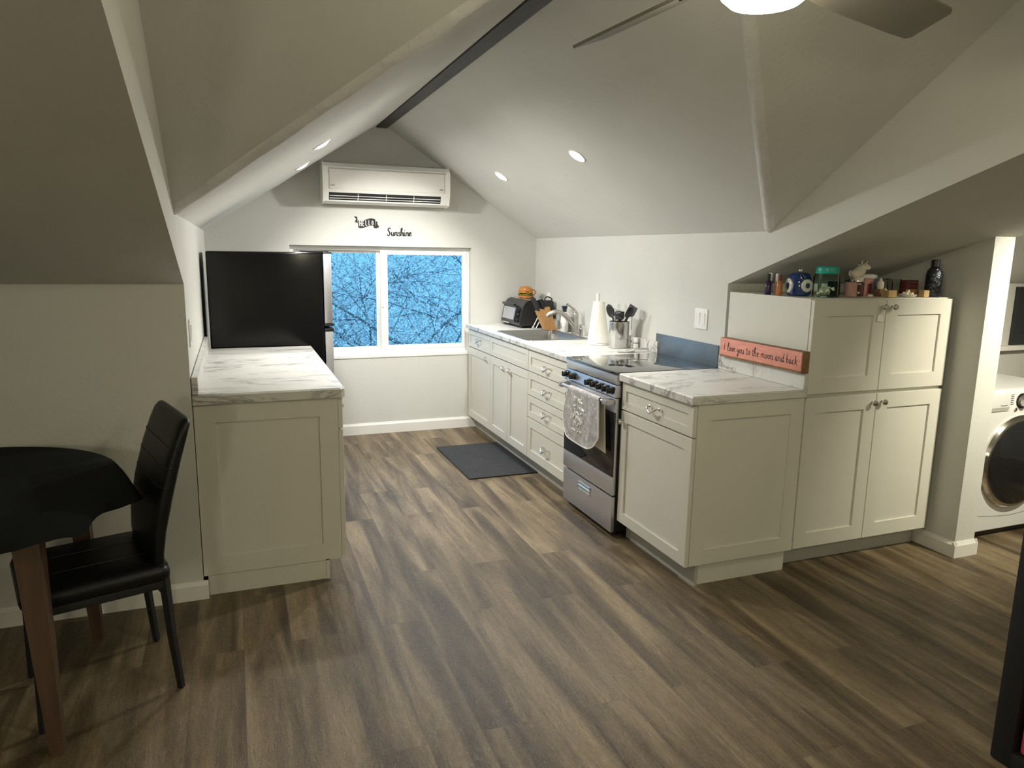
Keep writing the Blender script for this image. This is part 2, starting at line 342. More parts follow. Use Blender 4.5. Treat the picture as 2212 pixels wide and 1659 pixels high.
    def strokes(s, text, o, U, V, Nn, sc, r, track=0.0, flat=0.35, wscale=1.0):
        o, U, V, Nn = Vector(o), Vector(U), Vector(V), Vector(Nn); x = 0.0
        for ch in text:
            if ch == ' ': x += 0.55; continue
            adv, st = GLY[ch]
            for k in st:
                P = [o+U*((x+a)*sc*wscale)+V*(b*sc) for a, b in k]
                P = catmull(P, 5) if ch not in BLOCK else P
                n = 6; m = len(P); rings = []
                for i, p in enumerate(P):
                    t = (P[min(i+1, m-1)]-P[max(i-1, 0)]).normalized(); a = t.cross(Nn).normalized()
                    tap = 0.75+0.25*math.sin(PI*i/(m-1)) if ch not in BLOCK else 1.0
                    heavy = 1.35 if (abs(t.dot(V)) > 0.8 and ch not in BLOCK) else 1.0
                    rings.append([p+(a*math.cos(2*PI*q/n)*heavy+Nn*(math.sin(2*PI*q/n)*flat+flat*0.6))*r*tap for q in range(n)])
                s.loft(rings)
            x += adv+track
        return x*sc*wscale
    def build(s, name, mat, parent=None, loc=(0, 0, 0), rotz=0.0, smooth=True, ang=38, shift=None):
        bm = s.bm
        if shift is not None: bmesh.ops.translate(bm, vec=-Vector(shift), verts=bm.verts)
        bmesh.ops.remove_doubles(bm, verts=bm.verts, dist=1e-6)
        bmesh.ops.recalc_face_normals(bm, faces=bm.faces)
        me = bpy.data.meshes.new(name); bm.to_mesh(me); bm.free()
        for m in (mat if isinstance(mat, (list, tuple)) else [mat]): me.materials.append(m)
        if smooth:
            me.shade_smooth(); me.set_sharp_from_angle(angle=math.radians(ang))
        o = bpy.data.objects.new(name, me); COL.objects.link(o); o.location = loc; o.rotation_euler = (0, 0, rotz)
        if parent is not None: o.parent = parent
        return o
def tag(o, label=None, cat=None, group=None, kind=None):
    if label: o['label'] = label
    if cat: o['category'] = cat
    if group: o['group'] = group
    if kind: o['kind'] = kind
    return o
def thing(name, label, cat, loc=(0, 0, 0), rotz=0.0, group=None):
    o = bpy.data.objects.new(name, None); COL.objects.link(o); o.location = loc; o.rotation_euler = (0, 0, rotz)
    o.empty_display_size = 0.1
    return tag(o, label, cat, group)
def struct(name, mb, mat, label=None, cat=None, parent=None, smooth=False):
    o = mb.build(name, mat, parent, smooth=smooth)
    if parent is None: o['kind'] = 'structure'
    return tag(o, label, cat)
GLY = {
 'u': (0.85, [[(0, 1), (0, .3), (.15, 0), (.35, .05), (.55, .35), (.55, 1)], [(.55, .35), (.6, .02), (.8, .2)]]),
 'n': (0.85, [[(0, 1), (0, 0)], [(0, .55), (.2, .95), (.42, 1), (.52, .75), (.52, .2), (.62, 0), (.82, .2)]]),
 's': (0.65, [[(.5, .85), (.3, 1.02), (.1, .85), (.18, .6), (.42, .38), (.42, .1), (.2, -.05), (-.02, .1)]]),
 'h': (0.85, [[(-.1, .2), (.12, 1.1), (.32, 1.95), (.2, 2.15), (.06, 1.7), (0, .9), (0, 0)], [(0, .5), (.2, .95), (.42, 1), (.52, .75), (.52, .2), (.62, 0), (.82, .2)]]),
 'i': (0.42, [[(0, 1), (0, .2), (.12, 0), (.38, .2)], [(.0, 1.42), (.05, 1.5), (.08, 1.58)]]),
 'e': (0.65, [[(0, .45), (.38, .62), (.38, .92), (.2, 1), (.02, .7), (.04, .25), (.24, 0), (.6, .25)]]),
 'S': (1.0, [[(.78, 1.8), (.6, 2.1), (.28, 2.0), (.15, 1.55), (.42, 1.1), (.6, .6), (.42, .1), (.1, 0), (-.1, .3)]]),
 'I': (0.6, [[(.1, 2.0), (.05, 1.0), (0, 0)]]),
 'l': (0.5, [[(-.05, .2), (.2, 1.2), (.32, 1.9), (.2, 2.15), (.06, 1.7), (.04, .3), (.18, 0), (.45, .25)]]),
 'o': (0.72, [[(.3, 1), (.06, .8), (0, .35), (.22, 0), (.48, .3), (.46, .8), (.3, 1), (.42, .86), (.7, .85)]]),
 'v': (0.62, [[(0, .95), (.1, .6), (.2, 0), (.4, .7), (.45, .95), (.62, .9)]]),
 'y': (0.75, [[(0, 1), (.02, .5), (.2, .2), (.42, .5), (.5, 1)], [(.5, 1), (.45, 0), (.32, -.8), (.12, -.95), (.08, -.6), (.6, .15)]]),
 't': (0.58, [[(.2, 1.7), (.15, .3), (.3, 0), (.55, .2)], [(-.08, 1.15), (.2, 1.2), (.5, 1.18)]]),
 'm': (1.32, [[(0, 1), (0, 0)], [(0, .55), (.2, .95), (.4, 1), (.5, .75), (.5, 0)], [(.5, .55), (.68, .95), (.88, 1), (.98, .75), (.98, .2), (1.08, 0), (1.28, .2)]]),
 'a': (0.82, [[(.5, .85), (.28, 1), (.04, .7), (.04, .2), (.24, .0), (.46, .4), (.52, .95)], [(.52, .95), (.5, .25), (.6, 0), (.8, .2)]]),
 'd': (0.85, [[(.5, .85), (.26, 1), (.02, .6), (.06, .1), (.3, .03), (.5, .5)], [(.64, 2), (.54, 1), (.52, .25), (.62, 0), (.82, .2)]]),
 'b': (0.7, [[(.14, 2.05), (.04, 1.2), (0, .1)], [(0, .45), (.26, .98), (.5, .75), (.48, .25), (.24, 0), (0, .15)]]),
 'c': (0.65, [[(.5, .82), (.3, 1), (.06, .75), (.04, .25), (.24, 0), (.6, .22)]]),
 'k': (0.7, [[(.16, 2.05), (.05, 1.2), (0, 0)], [(.5, 1.05), (.22, .6), (.05, .5)], [(.05, .5), (.3, .4), (.5, .05), (.68, .05)]]),
 'H': (0.85, [[(0, 0), (0, 1)], [(.55, 0), (.55, 1)], [(0, .5), (.55, .5)]]),
 'E': (0.72, [[(0, 0), (0, 1)], [(0, 1), (.48, 1)], [(0, .5), (.4, .5)], [(0, 0), (.48, 0)]]),
 'L': (0.68, [[(0, 1), (0, 0)], [(0, 0), (.46, 0)]]),
 'O': (0.8, [[(.28, 1), (.05, .8), (.05, .2), (.28, 0), (.52, .2), (.52, .8), (.28, 1)]]),
}
BLOCK = set('HELO')
# ------------------------------------------------------------------ the room
XL, XR, YW, YN = -0.692, 1.992, 5.177, 2.49
ZP, SL, XM = 1.648, 0.645, 0.65
ZRID = ZP+SL*(XR-XM); KN = 1.377
WX0, WX1, WY0, TOP = -3.2, 5.2, -3.4, 2.75
s1 = lambda y: KN+0.333*(YN-y)
s1y = lambda z: YN-(z-KN)/0.333
p2z = lambda y: ZP+0.65*(2.19-y)
p2y = lambda z: 2.19-(z-ZP)/0.65

struct('floor', MB().box(WX0, WX1, WY0, YW+0.0, -0.1, 0), M['floor'], 'brown grey wood plank floor running into the kitchen', 'floor')
# window wall with its opening
OX0, OX1, OZ0, OZ1 = -0.086, 1.394, 0.668, 1.556
w = MB()
w.prism([(XL-0.1, 0), (OX0, 0), (OX0, ZP+SL*(OX0-XL)+0.03), (XL-0.1, ZP)], YW, YW+0.14, 'y')
w.prism([(OX1, 0), (XR+0.1, 0), (XR+0.1, ZP), (OX1, ZP+SL*(XR-OX1)+0.03)], YW, YW+0.14, 'y')
w.prism([(OX0, 0), (OX1, 0), (OX1, OZ0), (OX0, OZ0)], YW, YW+0.14, 'y')
w.prism([(OX0, OZ1), (OX1, OZ1), (OX1, ZP+SL*(XR-OX1)+0.03), (XM, ZRID+0.03), (OX0, ZP+SL*(OX0-XL)+0.03)], YW, YW+0.14, 'y')
struct('wall_back', w, M['wall'], 'pale grey gable wall with the kitchen window', 'wall')
prof = [(YN, 0), (YW, 0), (YW, ZP), (2.19, ZP), (p2y(TOP), TOP), (s1y(TOP), TOP), (YN, KN)]
struct('wall_left', MB().prism(prof, XL-0.1, XL, 'x'), M['wall'], 'pale grey kitchen side wall on the left', 'wall')
struct('wall_right', MB().prism(prof, XR, XR+0.1, 'x'), M['wall'], 'pale grey kitchen side wall on the right', 'wall')
struct('wall_nook_left', MB().box(WX0, XL-0.1, YN, YN+0.1, 0, KN+0.02), M['wall'], 'low grey knee wall behind the dining table', 'wall')
struct('wall_nook_right', MB().box(XR+0.1, WX1, YN, YN+0.1, 0, KN+0.02), M['wall'], 'low grey knee wall behind the pantry and washer', 'wall')
struct('wall_far_left', MB().box(WX0-0.1, WX0, WY0, YN+0.1, 0, TOP), M['wall'], 'grey side wall beyond the dining table', 'wall')
struct('wall_far_right', MB().box(WX1, WX1+0.1, WY0, YN+0.1, 0, TOP), M['wall'], 'grey side wall beyond the washer', 'wall')
struct('wall_front', MB().box(WX0-0.1, WX1+0.1, WY0-0.1, WY0, 0, TOP), M['wall'], 'grey wall behind the viewer', 'wall')
# ceilings
up = (0, 0, 0.09)
yv = p2y(ZRID)
c = MB().slab([(XL, 2.19, ZP), (XL, YW, ZP), (XM, YW, ZRID), (XM, yv, ZRID)], up)
struct('ceiling', c, M['ceil'], 'left slope of the kitchen ceiling', 'ceiling')
c = MB().slab([(XR, 2.19, ZP), (XM, yv, ZRID), (XM, YW, ZRID), (XR, YW, ZP)], up)
struct('ceiling', c, M['ceil'], 'right slope of the kitchen ceiling', 'ceiling')
c = MB().slab([(XL, 2.19, ZP), (XM, yv, ZRID), (XM, p2y(TOP), TOP), (XL, p2y(TOP), TOP)], up)
struct('ceiling', c, M['ceil'], 'steep main ceiling slope left of the beam', 'ceiling')
c = MB().slab([(XR, 2.19, ZP), (XR, p2y(TOP), TOP), (XM, p2y(TOP), TOP), (XM, yv, ZRID)], up)
struct('ceiling', c, M['ceil'], 'steep main ceiling slope right of the beam', 'ceiling')
for a, b, n in ((WX0, XL-0.1, 'low sloped ceiling over the dining table'), (XR+0.1, WX1, 'low sloped ceiling over the pantry and washer')):
    c = MB().slab([(a, YN+0.1, s1(YN+0.1)), (b, YN+0.1, s1(YN+0.1)), (b, s1y(TOP), TOP), (a, s1y(TOP), TOP)], up)
    struct('ceiling', c, M['ceil'], n, 'ceiling')
c = MB().box(WX0, WX1, WY0, s1y(TOP), TOP, TOP+0.08)
struct('ceiling', c, M['ceil'], 'flat ceiling behind the viewer', 'ceiling')
struct('ceiling', MB().box(XL-0.1, XR+0.1, s1y(TOP), p2y(TOP), TOP, TOP+0.08), M['ceil'], 'flat ceiling above the main room', 'ceiling')
# plaster beads on the two folds between the kitchen slopes and the main slopes
def bead(xs, k):
    pts = []
    for i in range(25):
        t = i/24; x = xs+(XM-xs)*t; z = ZP+(ZRID-ZP)*t; y = 2.19+(yv-2.19)*t
        o = 0.021+0.0015*math.sin(i*1.7); sg = 1 if xs > XM else -1
        pts.append((x+sg*0.31*o, y+0.31*o, z+0.90*o))
    return MB().tube(pts, 0.030, 14)
struct('trim_1', bead(XL, 0), M['plaster'], 'rough plastered fold left of the beam', 'trim', smooth=True)
struct('trim_2', bead(XR, 1), M['plaster'], 'rough plastered fold right of the beam', 'trim', smooth=True)
# ridge beam
t = MB().box(0.606, 0.692, yv-0.02, YW, 2.474, 2.60, 0.004)
tag(t.build('ridge_beam', M['darkwood'], shift=(0.65, 3, 2.5), loc=(0.65, 3, 2.5)), 'dark stained wooden beam along the kitchen ceiling ridge', 'beam')
# partition between pantry and washer
PX0, PX1, PY = 2.926, 3.066, 1.71
c = MB().prism([(PY, 0), (YN, 0), (YN, s1(YN)+0.02), (PY, s1(PY)+0.02)], PX0, PX1, 'x')
struct('wall_partition', c, M['wall'], 'short grey partition wall between pantry and washer', 'wall')
# baseboards
def board_prof(h=0.083, t=0.015): return [(0, 0), (-t, 0), (-t, h-0.018), (-t*0.55, h-0.006), (-t*0.4, h), (0, h)]
b = MB(); pr = [(YW+u, v) for u, v in board_prof(0.094)]; b.prism(pr, XL, 1.44, 'x')
struct('baseboard_back', b, M['trim'], 'white baseboard under the window', 'baseboard')
b = MB(); b.prism([(YN+u, v) for u, v in board_prof()], WX0, XL+0.0205, 'x')
struct('baseboard_nook', b, M['trim'], 'white baseboard behind the dining chair', 'baseboard')
b = MB()
b.prism([(PX0+u, v) for u, v in board_prof()], PY-0.0143, YN-0.4, 'y')
b.prism([(PY+u, v) for u, v in board_prof()], PX0-0.0147, PX1+0.0147, 'x')
b.prism([(PX1-u, v) for u, v in board_prof()], PY-0.0143, YN-0.4, 'y')
struct('baseboard_partition', b, M['trim'], 'white baseboard wrapped round the partition wall end', 'baseboard')
b = MB(); b.prism([(YN+u, v) for u, v in board_prof()], PX1, WX1, 'x')
struct('baseboard_right', b, M['trim'], 'white baseboard behind the washer', 'baseboard')

# window
FY0, FY1 = YW+0.055, YW+0.115
f = MB()
f.box(OX0, OX1, FY0, FY1, OZ1-0.034, OZ1, 0.003); f.box(OX0, OX1, FY0, FY1, OZ0, OZ0+0.038, 0.003)
f.box(OX0+0.0005, OX0+0.032, FY0+0.001, FY1-0.001, OZ0+0.001, OZ1-0.001, 0.003); f.box(OX1-0.030, OX1-0.0005, FY0+0.001, FY1-0.001, OZ0+0.001, OZ1-0.001, 0.003)
f.box(0.600, 0.634, FY0+0.032, FY1-0.002, OZ0+0.03, OZ1-0.03, 0.003)
f.box(OX0+0.03, 0.61, FY0+0.036, FY1-0.003, OZ0+0.03, OZ0+0.062, 0.003); f.box(OX0+0.03, 0.61, FY0+0.036, FY1-0.003, OZ1-0.056, OZ1-0.03, 0.003)
f.box(OX0+0.03, OX0+0.055, FY0+0.037, FY1-0.004, OZ0+0.03, OZ1-0.03, 0.003)
wf = struct('window_1', f, M['vinyl'], 'white vinyl sliding window over the kitchen counter end', 'window')
g = MB().box(OX0+0.05, 0.605, FY0+0.050, FY0+0.054, OZ0+0.055, OZ1-0.05); struct('pane', g, M['glass'], parent=wf)
sx0, sx1, sz0, sz1 = 0.630, OX1-0.028, OZ0+0.036, OZ1-0.032
q = MB()
q.box(sx0, sx0+0.058, FY0-0.004, FY0+0.028, sz0, sz1, 0.004); q.box(sx1-0.034, sx1, FY0-0.004, FY0+0.028, sz0, sz1, 0.004)
q.box(sx0+0.001, sx1-0.001, FY0-0.003, FY0+0.027, sz0+0.001, sz0+0.036, 0.003); q.box(sx0+0.001, sx1-0.001, FY0-0.003, FY0+0.027, sz1-0.034, sz1-0.001, 0.003)
sash = q.build('sash', M['vinyl'], wf)
struct('pane', MB().box(sx0+0.05, sx1-0.03, FY0+0.010, FY0+0.014, sz0+0.03, sz1-0.03), M['glass'], parent=sash)
MB().box(sx0+0.004, sx0+0.020, FY0-0.014, FY0-0.003, 1.06, 1.14, 0.003).build('latch', M['vinyl'], sash)
struct('window_sill', MB().box(OX0-0.004, OX1+0.002, YW-0.006, FY0+0.02, OZ0-0.022, OZ0+0.004, 0.004), M['vinyl'], 'white sill ledge below the kitchen window', 'sill')
bpy.data.objects['window_sill'].name = 'trim_3'

# dark covering and ledge beyond the washer
struct('window_2', MB().box(4.262, 5.05, YN-0.02, YN, 0.975, 1.356, 0.003), M['wallshade'], 'dark covered window above the washer', 'window')
struct('trim_4', MB().box(3.80, WX1, YN-0.06, YN, 0.945, 0.975, 0.004), M['trim'], 'pale ledge under the dark covered window', 'trim')
# ------------------------------------------------------------------ cabinets
XF = 1.373
def pull(parent, x, z, y=0.0, w=0.088, T=None):
    m = MB(T); h = w/2
    m.tube([(x-h, y+0.001, z+0.012), (x-h*0.96, y-0.016, z+0.012), (x-h*0.6, y-0.027, z+0.002), (x, y-0.031, z-0.010), (x+h*0.6, y-0.027, z+0.002), (x+h*0.96, y-0.016, z+0.012), (x+h, y+0.001, z+0.012)],
           [0.0042, 0.0045, 0.006, 0.0085, 0.006, 0.0045, 0.0042], 8, 4, 0.8)
    m.lathe([(0.008, y), (0.008, y-0.003), (0.004, y-0.006)], (x-h, 0, z+0.012), 10, 'y'); m.lathe([(0.008, y), (0.008, y-0.003), (0.004, y-0.006)], (x+h, 0, z+0.012), 10, 'y')
    return m.build('handle', M['chrome'], parent)
def knob(parent, x, z, y=0.0, name='knob'):
    m = MB().lathe([(0.008, y+0.001), (0.008, y-0.002), (0.0048, y-0.006), (0.0045, y-0.014), (0.0135, y-0.019), (0.0155, y-0.024), (0.0125, y-0.029), (0.004, y-0.031), (0.0, y-0.031)], (x, 0, z), 16, 'y')
    return m.build(name, M['chrome'], parent)
def hookknob(parent, x, z, y=0.0):
    m = MB().tube([(x-0.020, y+0.001, z+0.014), (x-0.019, y-0.018, z+0.014), (x-0.006, y-0.026, z+0.002), (x+0.008, y-0.026, z+0.006), (x+0.018, y-0.020, z-0.004), (x+0.020, y-0.006, z-0.020)], [0.004, 0.0045, 0.006, 0.006, 0.005, 0.004], 8, 4)
    m.lathe([(0.007, y+0.001), (0.007, y-0.003), (0.003, y-0.005)], (x-0.020, 0, z+0.014), 10, 'y')
    return m.build('handle', M['chrome'], parent)
def front(kind, parent, x0, x1, z0, z1, rail=0.058):
    return MB().shaker(x0, x1, z0, z1, 0.0, 0.02, rail).build(kind, M['cab'], parent, smooth=False)
R90 = -PI/2
def carcass(parent, w, d, ztop, zb=0.114, toe_in=0.065, name='body'):
    MB().box(0.002, w-0.002, 0.0212, d, zb, ztop).build(name, M['cab'], parent, smooth=False)
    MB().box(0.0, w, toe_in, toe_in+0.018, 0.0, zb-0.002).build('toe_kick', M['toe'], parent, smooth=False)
# -- right run (faces -x, local x runs towards the viewer)
dep = XR-XF-0.003
y0_, y1_, y2_, y3_ = 5.172, 4.598, 3.800, 3.128
wd = y0_-y1_
t = thing('base_cabinet', 'pale grey base cabinet with one drawer over a single door, tucked beside the window', 'cabinet', (XF, y0_, 0), R90, 'base cabinets of the sink run')
carcass(t, wd, dep, 0.873)
d = front('drawer', t, 0.004, wd-0.003, 0.722, 0.868, 0.040); pull(d, wd*0.50, 0.791)
d = front('door', t, 0.004, wd-0.003, 0.106, 0.715); hookknob(d, wd-0.075, 0.672)
wd = y1_-y2_
t = thing('base_cabinet', 'pale grey sink base cabinet with a blank drawer front over double doors', 'cabinet', (XF, y1_, 0), R90, 'base cabinets of the sink run')
carcass(t, wd, dep, 0.70)
front('drawer_front', t, 0.003, wd-0.003, 0.722, 0.868, 0.040)
d = front('door', t, 0.003, wd/2-0.002, 0.106, 0.715); hookknob(d, wd/2-0.075, 0.658)
d = front('door', t, wd/2+0.002, wd-0.003, 0.106, 0.715); hookknob(d, wd/2+0.055, 0.658)
wd = y2_-y3_
t = thing('base_cabinet', 'pale grey base cabinet with a stack of four drawers left of the stove', 'cabinet', (XF, y2_, 0), R90, 'base cabinets of the sink run')
carcass(t, wd, dep, 0.873)
for a, b, h in ((0.722, 0.868, 0.778), (0.556, 0.716, 0.622), (0.398, 0.550, 0.468), (0.106, 0.392, 0.232)):
    d = front('drawer', t, 0.003, wd-0.006, a, b, 0.045 if b-a < 0.2 else 0.062); pull(d, wd*0.49, h)
# -- peninsula base cabinet right of the stove
YA, YB = 1.857, 2.500
wd = YB-YA
t = thing('base_cabinet', 'greige corner base cabinet right of the stove with a framed end panel', 'cabinet', (XF, YB, 0), R90)
carcass(t, wd-0.012, dep, 0.873)
d = front('drawer', t, 0.004, wd-0.004, 0.724, 0.868, 0.042); pull(d, wd*0.50, 0.784)
d = front('door', t, 0.004, wd-0.004, 0.106, 0.717); knob(d, 0.030, 0.662)
TE = Matrix.Rotation(PI/2, 4, 'Z') @ Matrix.Translation((-XF, -YB, 0))
m = MB(TE); m.loft([[(x, y, z) for x, z in ((XF+0.022+i, 0.108+i), (XR-0.002-i, 0.108+i), (XR-0.002-i, 0.873-i), (XF+0.022+i, 0.873-i))] for i, y in ((0, YA+0.02), (0, YA+0.0016), (0.0016, YA), (0.074, YA), (0.0752, YA+0.009))])
m.build('end_panel', M['cab'], t, smooth=False)
m = MB(TE); m.box(1.448, 1.968, YA+0.026, YA+0.044, 0.0, 0.110); m.build('toe_kick', M['cab'], t, smooth=False)

# -- left cabinet under its own counter (faces +x)
LY0, LY1 = 2.507, 3.995
lw = LY1-LY0
t = thing('base_cabinet', 'greige base cabinet beside the dining chair, seen at its framed end panel', 'cabinet', (-0.067, LY0, 0), PI/2)
MB().box(0.02, lw-0.002, 0.0212, 0.618, 0.10, 0.8695).build('body', M['cab'], t, smooth=False)
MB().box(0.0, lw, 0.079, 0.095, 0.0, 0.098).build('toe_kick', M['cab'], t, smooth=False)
for i in range(3):
    a = 0.004+i*(lw-0.004)/3; b = a+(lw-0.004)/3-0.004
    d = front('drawer', t, a, b, 0.722, 0.868, 0.042); pull(d, (a+b)/2, 0.784)
    d = front('door', t, a, b, 0.104, 0.716); knob(d, b-0.03, 0.66)
TE = Matrix.Rotation(-PI/2, 4, 'Z') @ Matrix.Translation((0.067, -LY0, 0))
m = MB(TE); m.loft([[(x, y, z) for x, z in ((-0.689+i, 0.092+i), (-0.0885-i, 0.092+i), (-0.0885-i, 0.868-i), (-0.689+i, 0.868-i))] for i, y in ((0, LY0+0.02), (0, LY0+0.0016), (0.0016, LY0), (0.083, LY0), (0.0842, LY0+0.009))])
m.build('end_panel', M['cab'], t, smooth=False)
m = MB(TE); m.box(-0.672, -0.146, LY0+0.004, LY0+0.02, 0.0, 0.09); m.build('toe_kick', M['cab'], t, smooth=False)

# -- pantry: a lower and an upper unit
PXA, PXB, PYF = XR+0.002, 2.888, 1.857
pw = PXB-PXA; pm = pw/2
t = thing('pantry_cabinet', 'lower greige pantry cabinet with two tall doors, beside the partition wall', 'cabinet', (PXA, PYF, 0), 0, 'stacked pantry cabinets')
MB().box(0.0, pw, 0.0212, 0.612, 0.10, 0.871).build('body', M['cab'], t, smooth=False)
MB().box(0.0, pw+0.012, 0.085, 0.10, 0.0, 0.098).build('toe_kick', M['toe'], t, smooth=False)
d = front('door', t, 0.003, pm-0.002, 0.112, 0.868, 0.075); knob(d, pm-0.03, 0.824)
d = front('door', t, pm+0.002, pw-0.003, 0.112, 0.868, 0.075); knob(d, pm+0.034, 0.826)
t = thing('pantry_cabinet', 'upper greige pantry cabinet with two short doors, bottles and jars standing on its top', 'cabinet', (PXA, PYF, 0.8715), 0, 'stacked pantry cabinets')
MB().box(0.0, pw, 0.0212, 0.612, 0.0, 0.4635).build('body', M['cab'], t, smooth=False)
d = front('door', t, 0.003, pm-0.002, 0.014, 0.458, 0.075); knob(d, pm-0.03, 0.4225)
d = front('door', t, pm+0.002, pw-0.003, 0.014, 0.458, 0.075); knob(d, pm+0.034, 0.4225)
# paper tag hanging from the upper knob
kx, ky, kz = PXA+pm-0.036, PYF-0.014, 1.294
t = thing('hanging_tag', 'small pale paper tag hanging from the upper left pantry knob', 'tag', (kx, ky, kz))
MB().tube([(0.004, 0.0, 0.0062), (0.0, -0.001, -0.004), (-0.003, 0.0045, -0.020), (-0.006, 0.0085, -0.036)], 0.0011, 6).build('string', M['greyrag'], t)
m = MB().prism([(-0.012, -0.034), (0.002, -0.034), (0.016, -0.047), (0.016, -0.070), (-0.022, -0.070), (-0.022, -0.047)], 0.008, 0.0095, 'y'); m.build('card', M['white'], t, smooth=False)

# ------------------------------------------------------------------ worktops
ZB_, ZC = 0.8765, 0.914
SKX0, SKX1, SKY0, SKY1 = 1.418, 1.884, 3.905, 4.548
def nosed(m, xa, xb, ya, yb):
    """a slab whose -x edge is rounded"""
    r = 0.009
    m.prism([(xb, ZB_), (xa+0.004, ZB_), (xa, ZB_+0.004), (xa, ZC-r), (xa+r*0.3, ZC-r*0.3), (xa+r, ZC), (xb, ZC)], ya, yb, 'y')
m = MB(); xa = 1.352
nosed(m, xa, SKX0, y3_-0.003, YW-0.003); m.box(SKX1, XR-0.003, y3_-0.003, YW-0.003, ZB_, ZC); m.box(SKX0, SKX1, y3_-0.003, SKY0, ZB_, ZC); m.box(SKX0, SKX1, SKY1, YW-0.003, ZB_, ZC)
t = thing('countertop', 'long white marble patterned countertop around the kitchen sink', 'countertop', (1.67, 4.1, ZB_), 0, 'marble patterned countertops')
m.build('top', M['marble'], t, shift=(1.67, 4.1, ZB_), smooth=False)
MB().box(XR-0.021, XR-0.003, y3_-0.003, YW-0.003, ZC, 0.985, 0.003).build('backsplash', M['marble'], t, shift=(1.67, 4.1, ZB_), smooth=False)
m = MB(); r = 0.008
m.prism([(1.352, 1.846), (XR-0.003, 1.846), (XR-0.003, YB-0.003), (1.352, YB-0.003)], ZB_, ZC-0.006, 'z')
m.loft([[(1.352, 1.846, ZC-0.006), (XR-0.003, 1.846, ZC-0.006), (XR-0.003, YB-0.003, ZC-0.006), (1.352, YB-0.003, ZC-0.006)], [(1.358, 1.852, ZC), (XR-0.003, 1.852, ZC), (XR-0.003, YB-0.003, ZC), (1.358, YB-0.003, ZC)]])
t = thing('countertop', 'white marble patterned countertop corner right of the stove, under the coral sign', 'countertop', (1.67, 2.17, ZB_), 0, 'marble patterned countertops')
m.build('top', M['marble'], t, shift=(1.67, 2.17, ZB_), smooth=False)
MB().box(XR-0.026, XR-0.003, 1.846, YB-0.003, ZC, 0.990, 0.004).build('backsplash', M['marble'], t, shift=(1.67, 2.17, ZB_), smooth=False)
m = MB()
m.prism([(-0.689, 2.487), (-0.075, 2.487), (-0.058, 2.500), (-0.055, 2.520), (-0.055, 3.996), (-0.689, 3.996)], ZB_-0.006, ZC-0.007, 'z')
m.loft([[(x, y, ZC-0.007) for x, y in ((-0.689, 2.487), (-0.075, 2.487), (-0.058, 2.500), (-0.055, 2.520), (-0.055, 3.996), (-0.689, 3.996))], [(x, y, ZC) for x, y in ((-0.689, 2.494), (-0.078, 2.494), (-0.065, 2.505), (-0.062, 2.522), (-0.062, 3.996), (-0.689, 3.996))]])
t = thing('countertop', 'white marble patterned countertop in front of the black refrigerator', 'countertop', (-0.37, 3.24, ZB_-0.006), 0, 'marble patterned countertops')
m.build('top', M['marble'], t, shift=(-0.37, 3.24, ZB_-0.006), smooth=False)
MB().box(-0.689, -0.663, 2.487, 3.996, ZC, 0.990, 0.005).build('backsplash', M['marble'], t, shift=(-0.37, 3.24, ZB_-0.006), smooth=False)

# sink
t = thing('sink', 'dark stainless drop in sink with one square basin', 'sink', (1.65, 4.226, ZC))
O = (1.65, 4.226, ZC)
def rr(x0, x1, y0, y1, z, r, n=5):
    out = []
    for cx, cy, a0 in ((x1-r, y1-r, 0), (x0+r, y1-r, PI/2), (x0+r, y0+r, PI), (x1-r, y0+r, 1.5*PI)):
        for i in range(n+1):
            a = a0+PI/2*i/n; out.append((cx+r*math.cos(a), cy+r*math.sin(a), z))
    return out
m = MB()
a, b, c_, d_ = SKX0, SKX1, SKY0, SKY1
m.loft([rr(a-0.012, b+0.012, c_-0.012, d_+0.012, ZC+0.0005, 0.03), rr(a-0.010, b+0.010, c_-0.010, d_+0.010, ZC+0.004, 0.03), rr(a+0.006, b-0.006, c_+0.006, d_-0.006, ZC+0.004, 0.03),
        rr(a+0.012, b-0.012, c_+0.012, d_-0.012, ZC-0.004, 0.03), rr(a+0.02, b-0.02, c_+0.02, d_-0.02, ZC-0.17, 0.04), rr(a+0.05, b-0.05, c_+0.05, d_-0.05, ZC-0.185, 0.05)], cap=False)
R_ = m.ring(rr(a+0.05, b-0.05, c_+0.05, d_-0.05, ZC-0.185, 0.05)); m._f(R_)
m.build('basin', M['sink'], t, shift=O)
MB().lathe([(0.042, 0.0), (0.040, 0.003), (0.03, 0.001), (0.0, 0.001)], (1.65, 4.226, ZC-0.1848), 20).build('drain', M['chrome'], t, shift=O)

# ------------------------------------------------------------------ stove
SX, SY = 1.343, 3.120
t = thing('stove', 'slim stainless range with a black glass cooktop and oven door', 'stove', (SX, SY, 0), R90)
W_ = 0.615
MB().box(0.006, W_-0.006, 0.022, 0.635, 0.035, 0.893, 0.003).build('body', M['bmatte'], t)
m = MB(); m.box(0.0, W_, -0.004, 0.640, 0.902, 0.9165, 0.005); m.build('cooktop', M['cooktop'], t)
MB().box(0.001, W_-0.001, 0.0, 0.03, 0.850, 0.9015, 0.003).build('front_band', M['steel'], t)
MB().prism([(0.03, 0.847), (0.0, 0.847), (-0.014, 0.792), (-0.010, 0.782), (0.03, 0.782)], 0.001, W_-0.001, 'x').build('control_panel', M['steel'], t, smooth=False)
cp = [o for o in t.children if o.name.startswith('control_panel')][0]
MB(Matrix.Translation((0, 0, 0))).prism([(-0.0005, 0.838), (-0.0100, 0.800), (-0.0085, 0.800), (0.001, 0.838)], 0.235, 0.300, 'x').build('display', M['display'], cp, smooth=False)
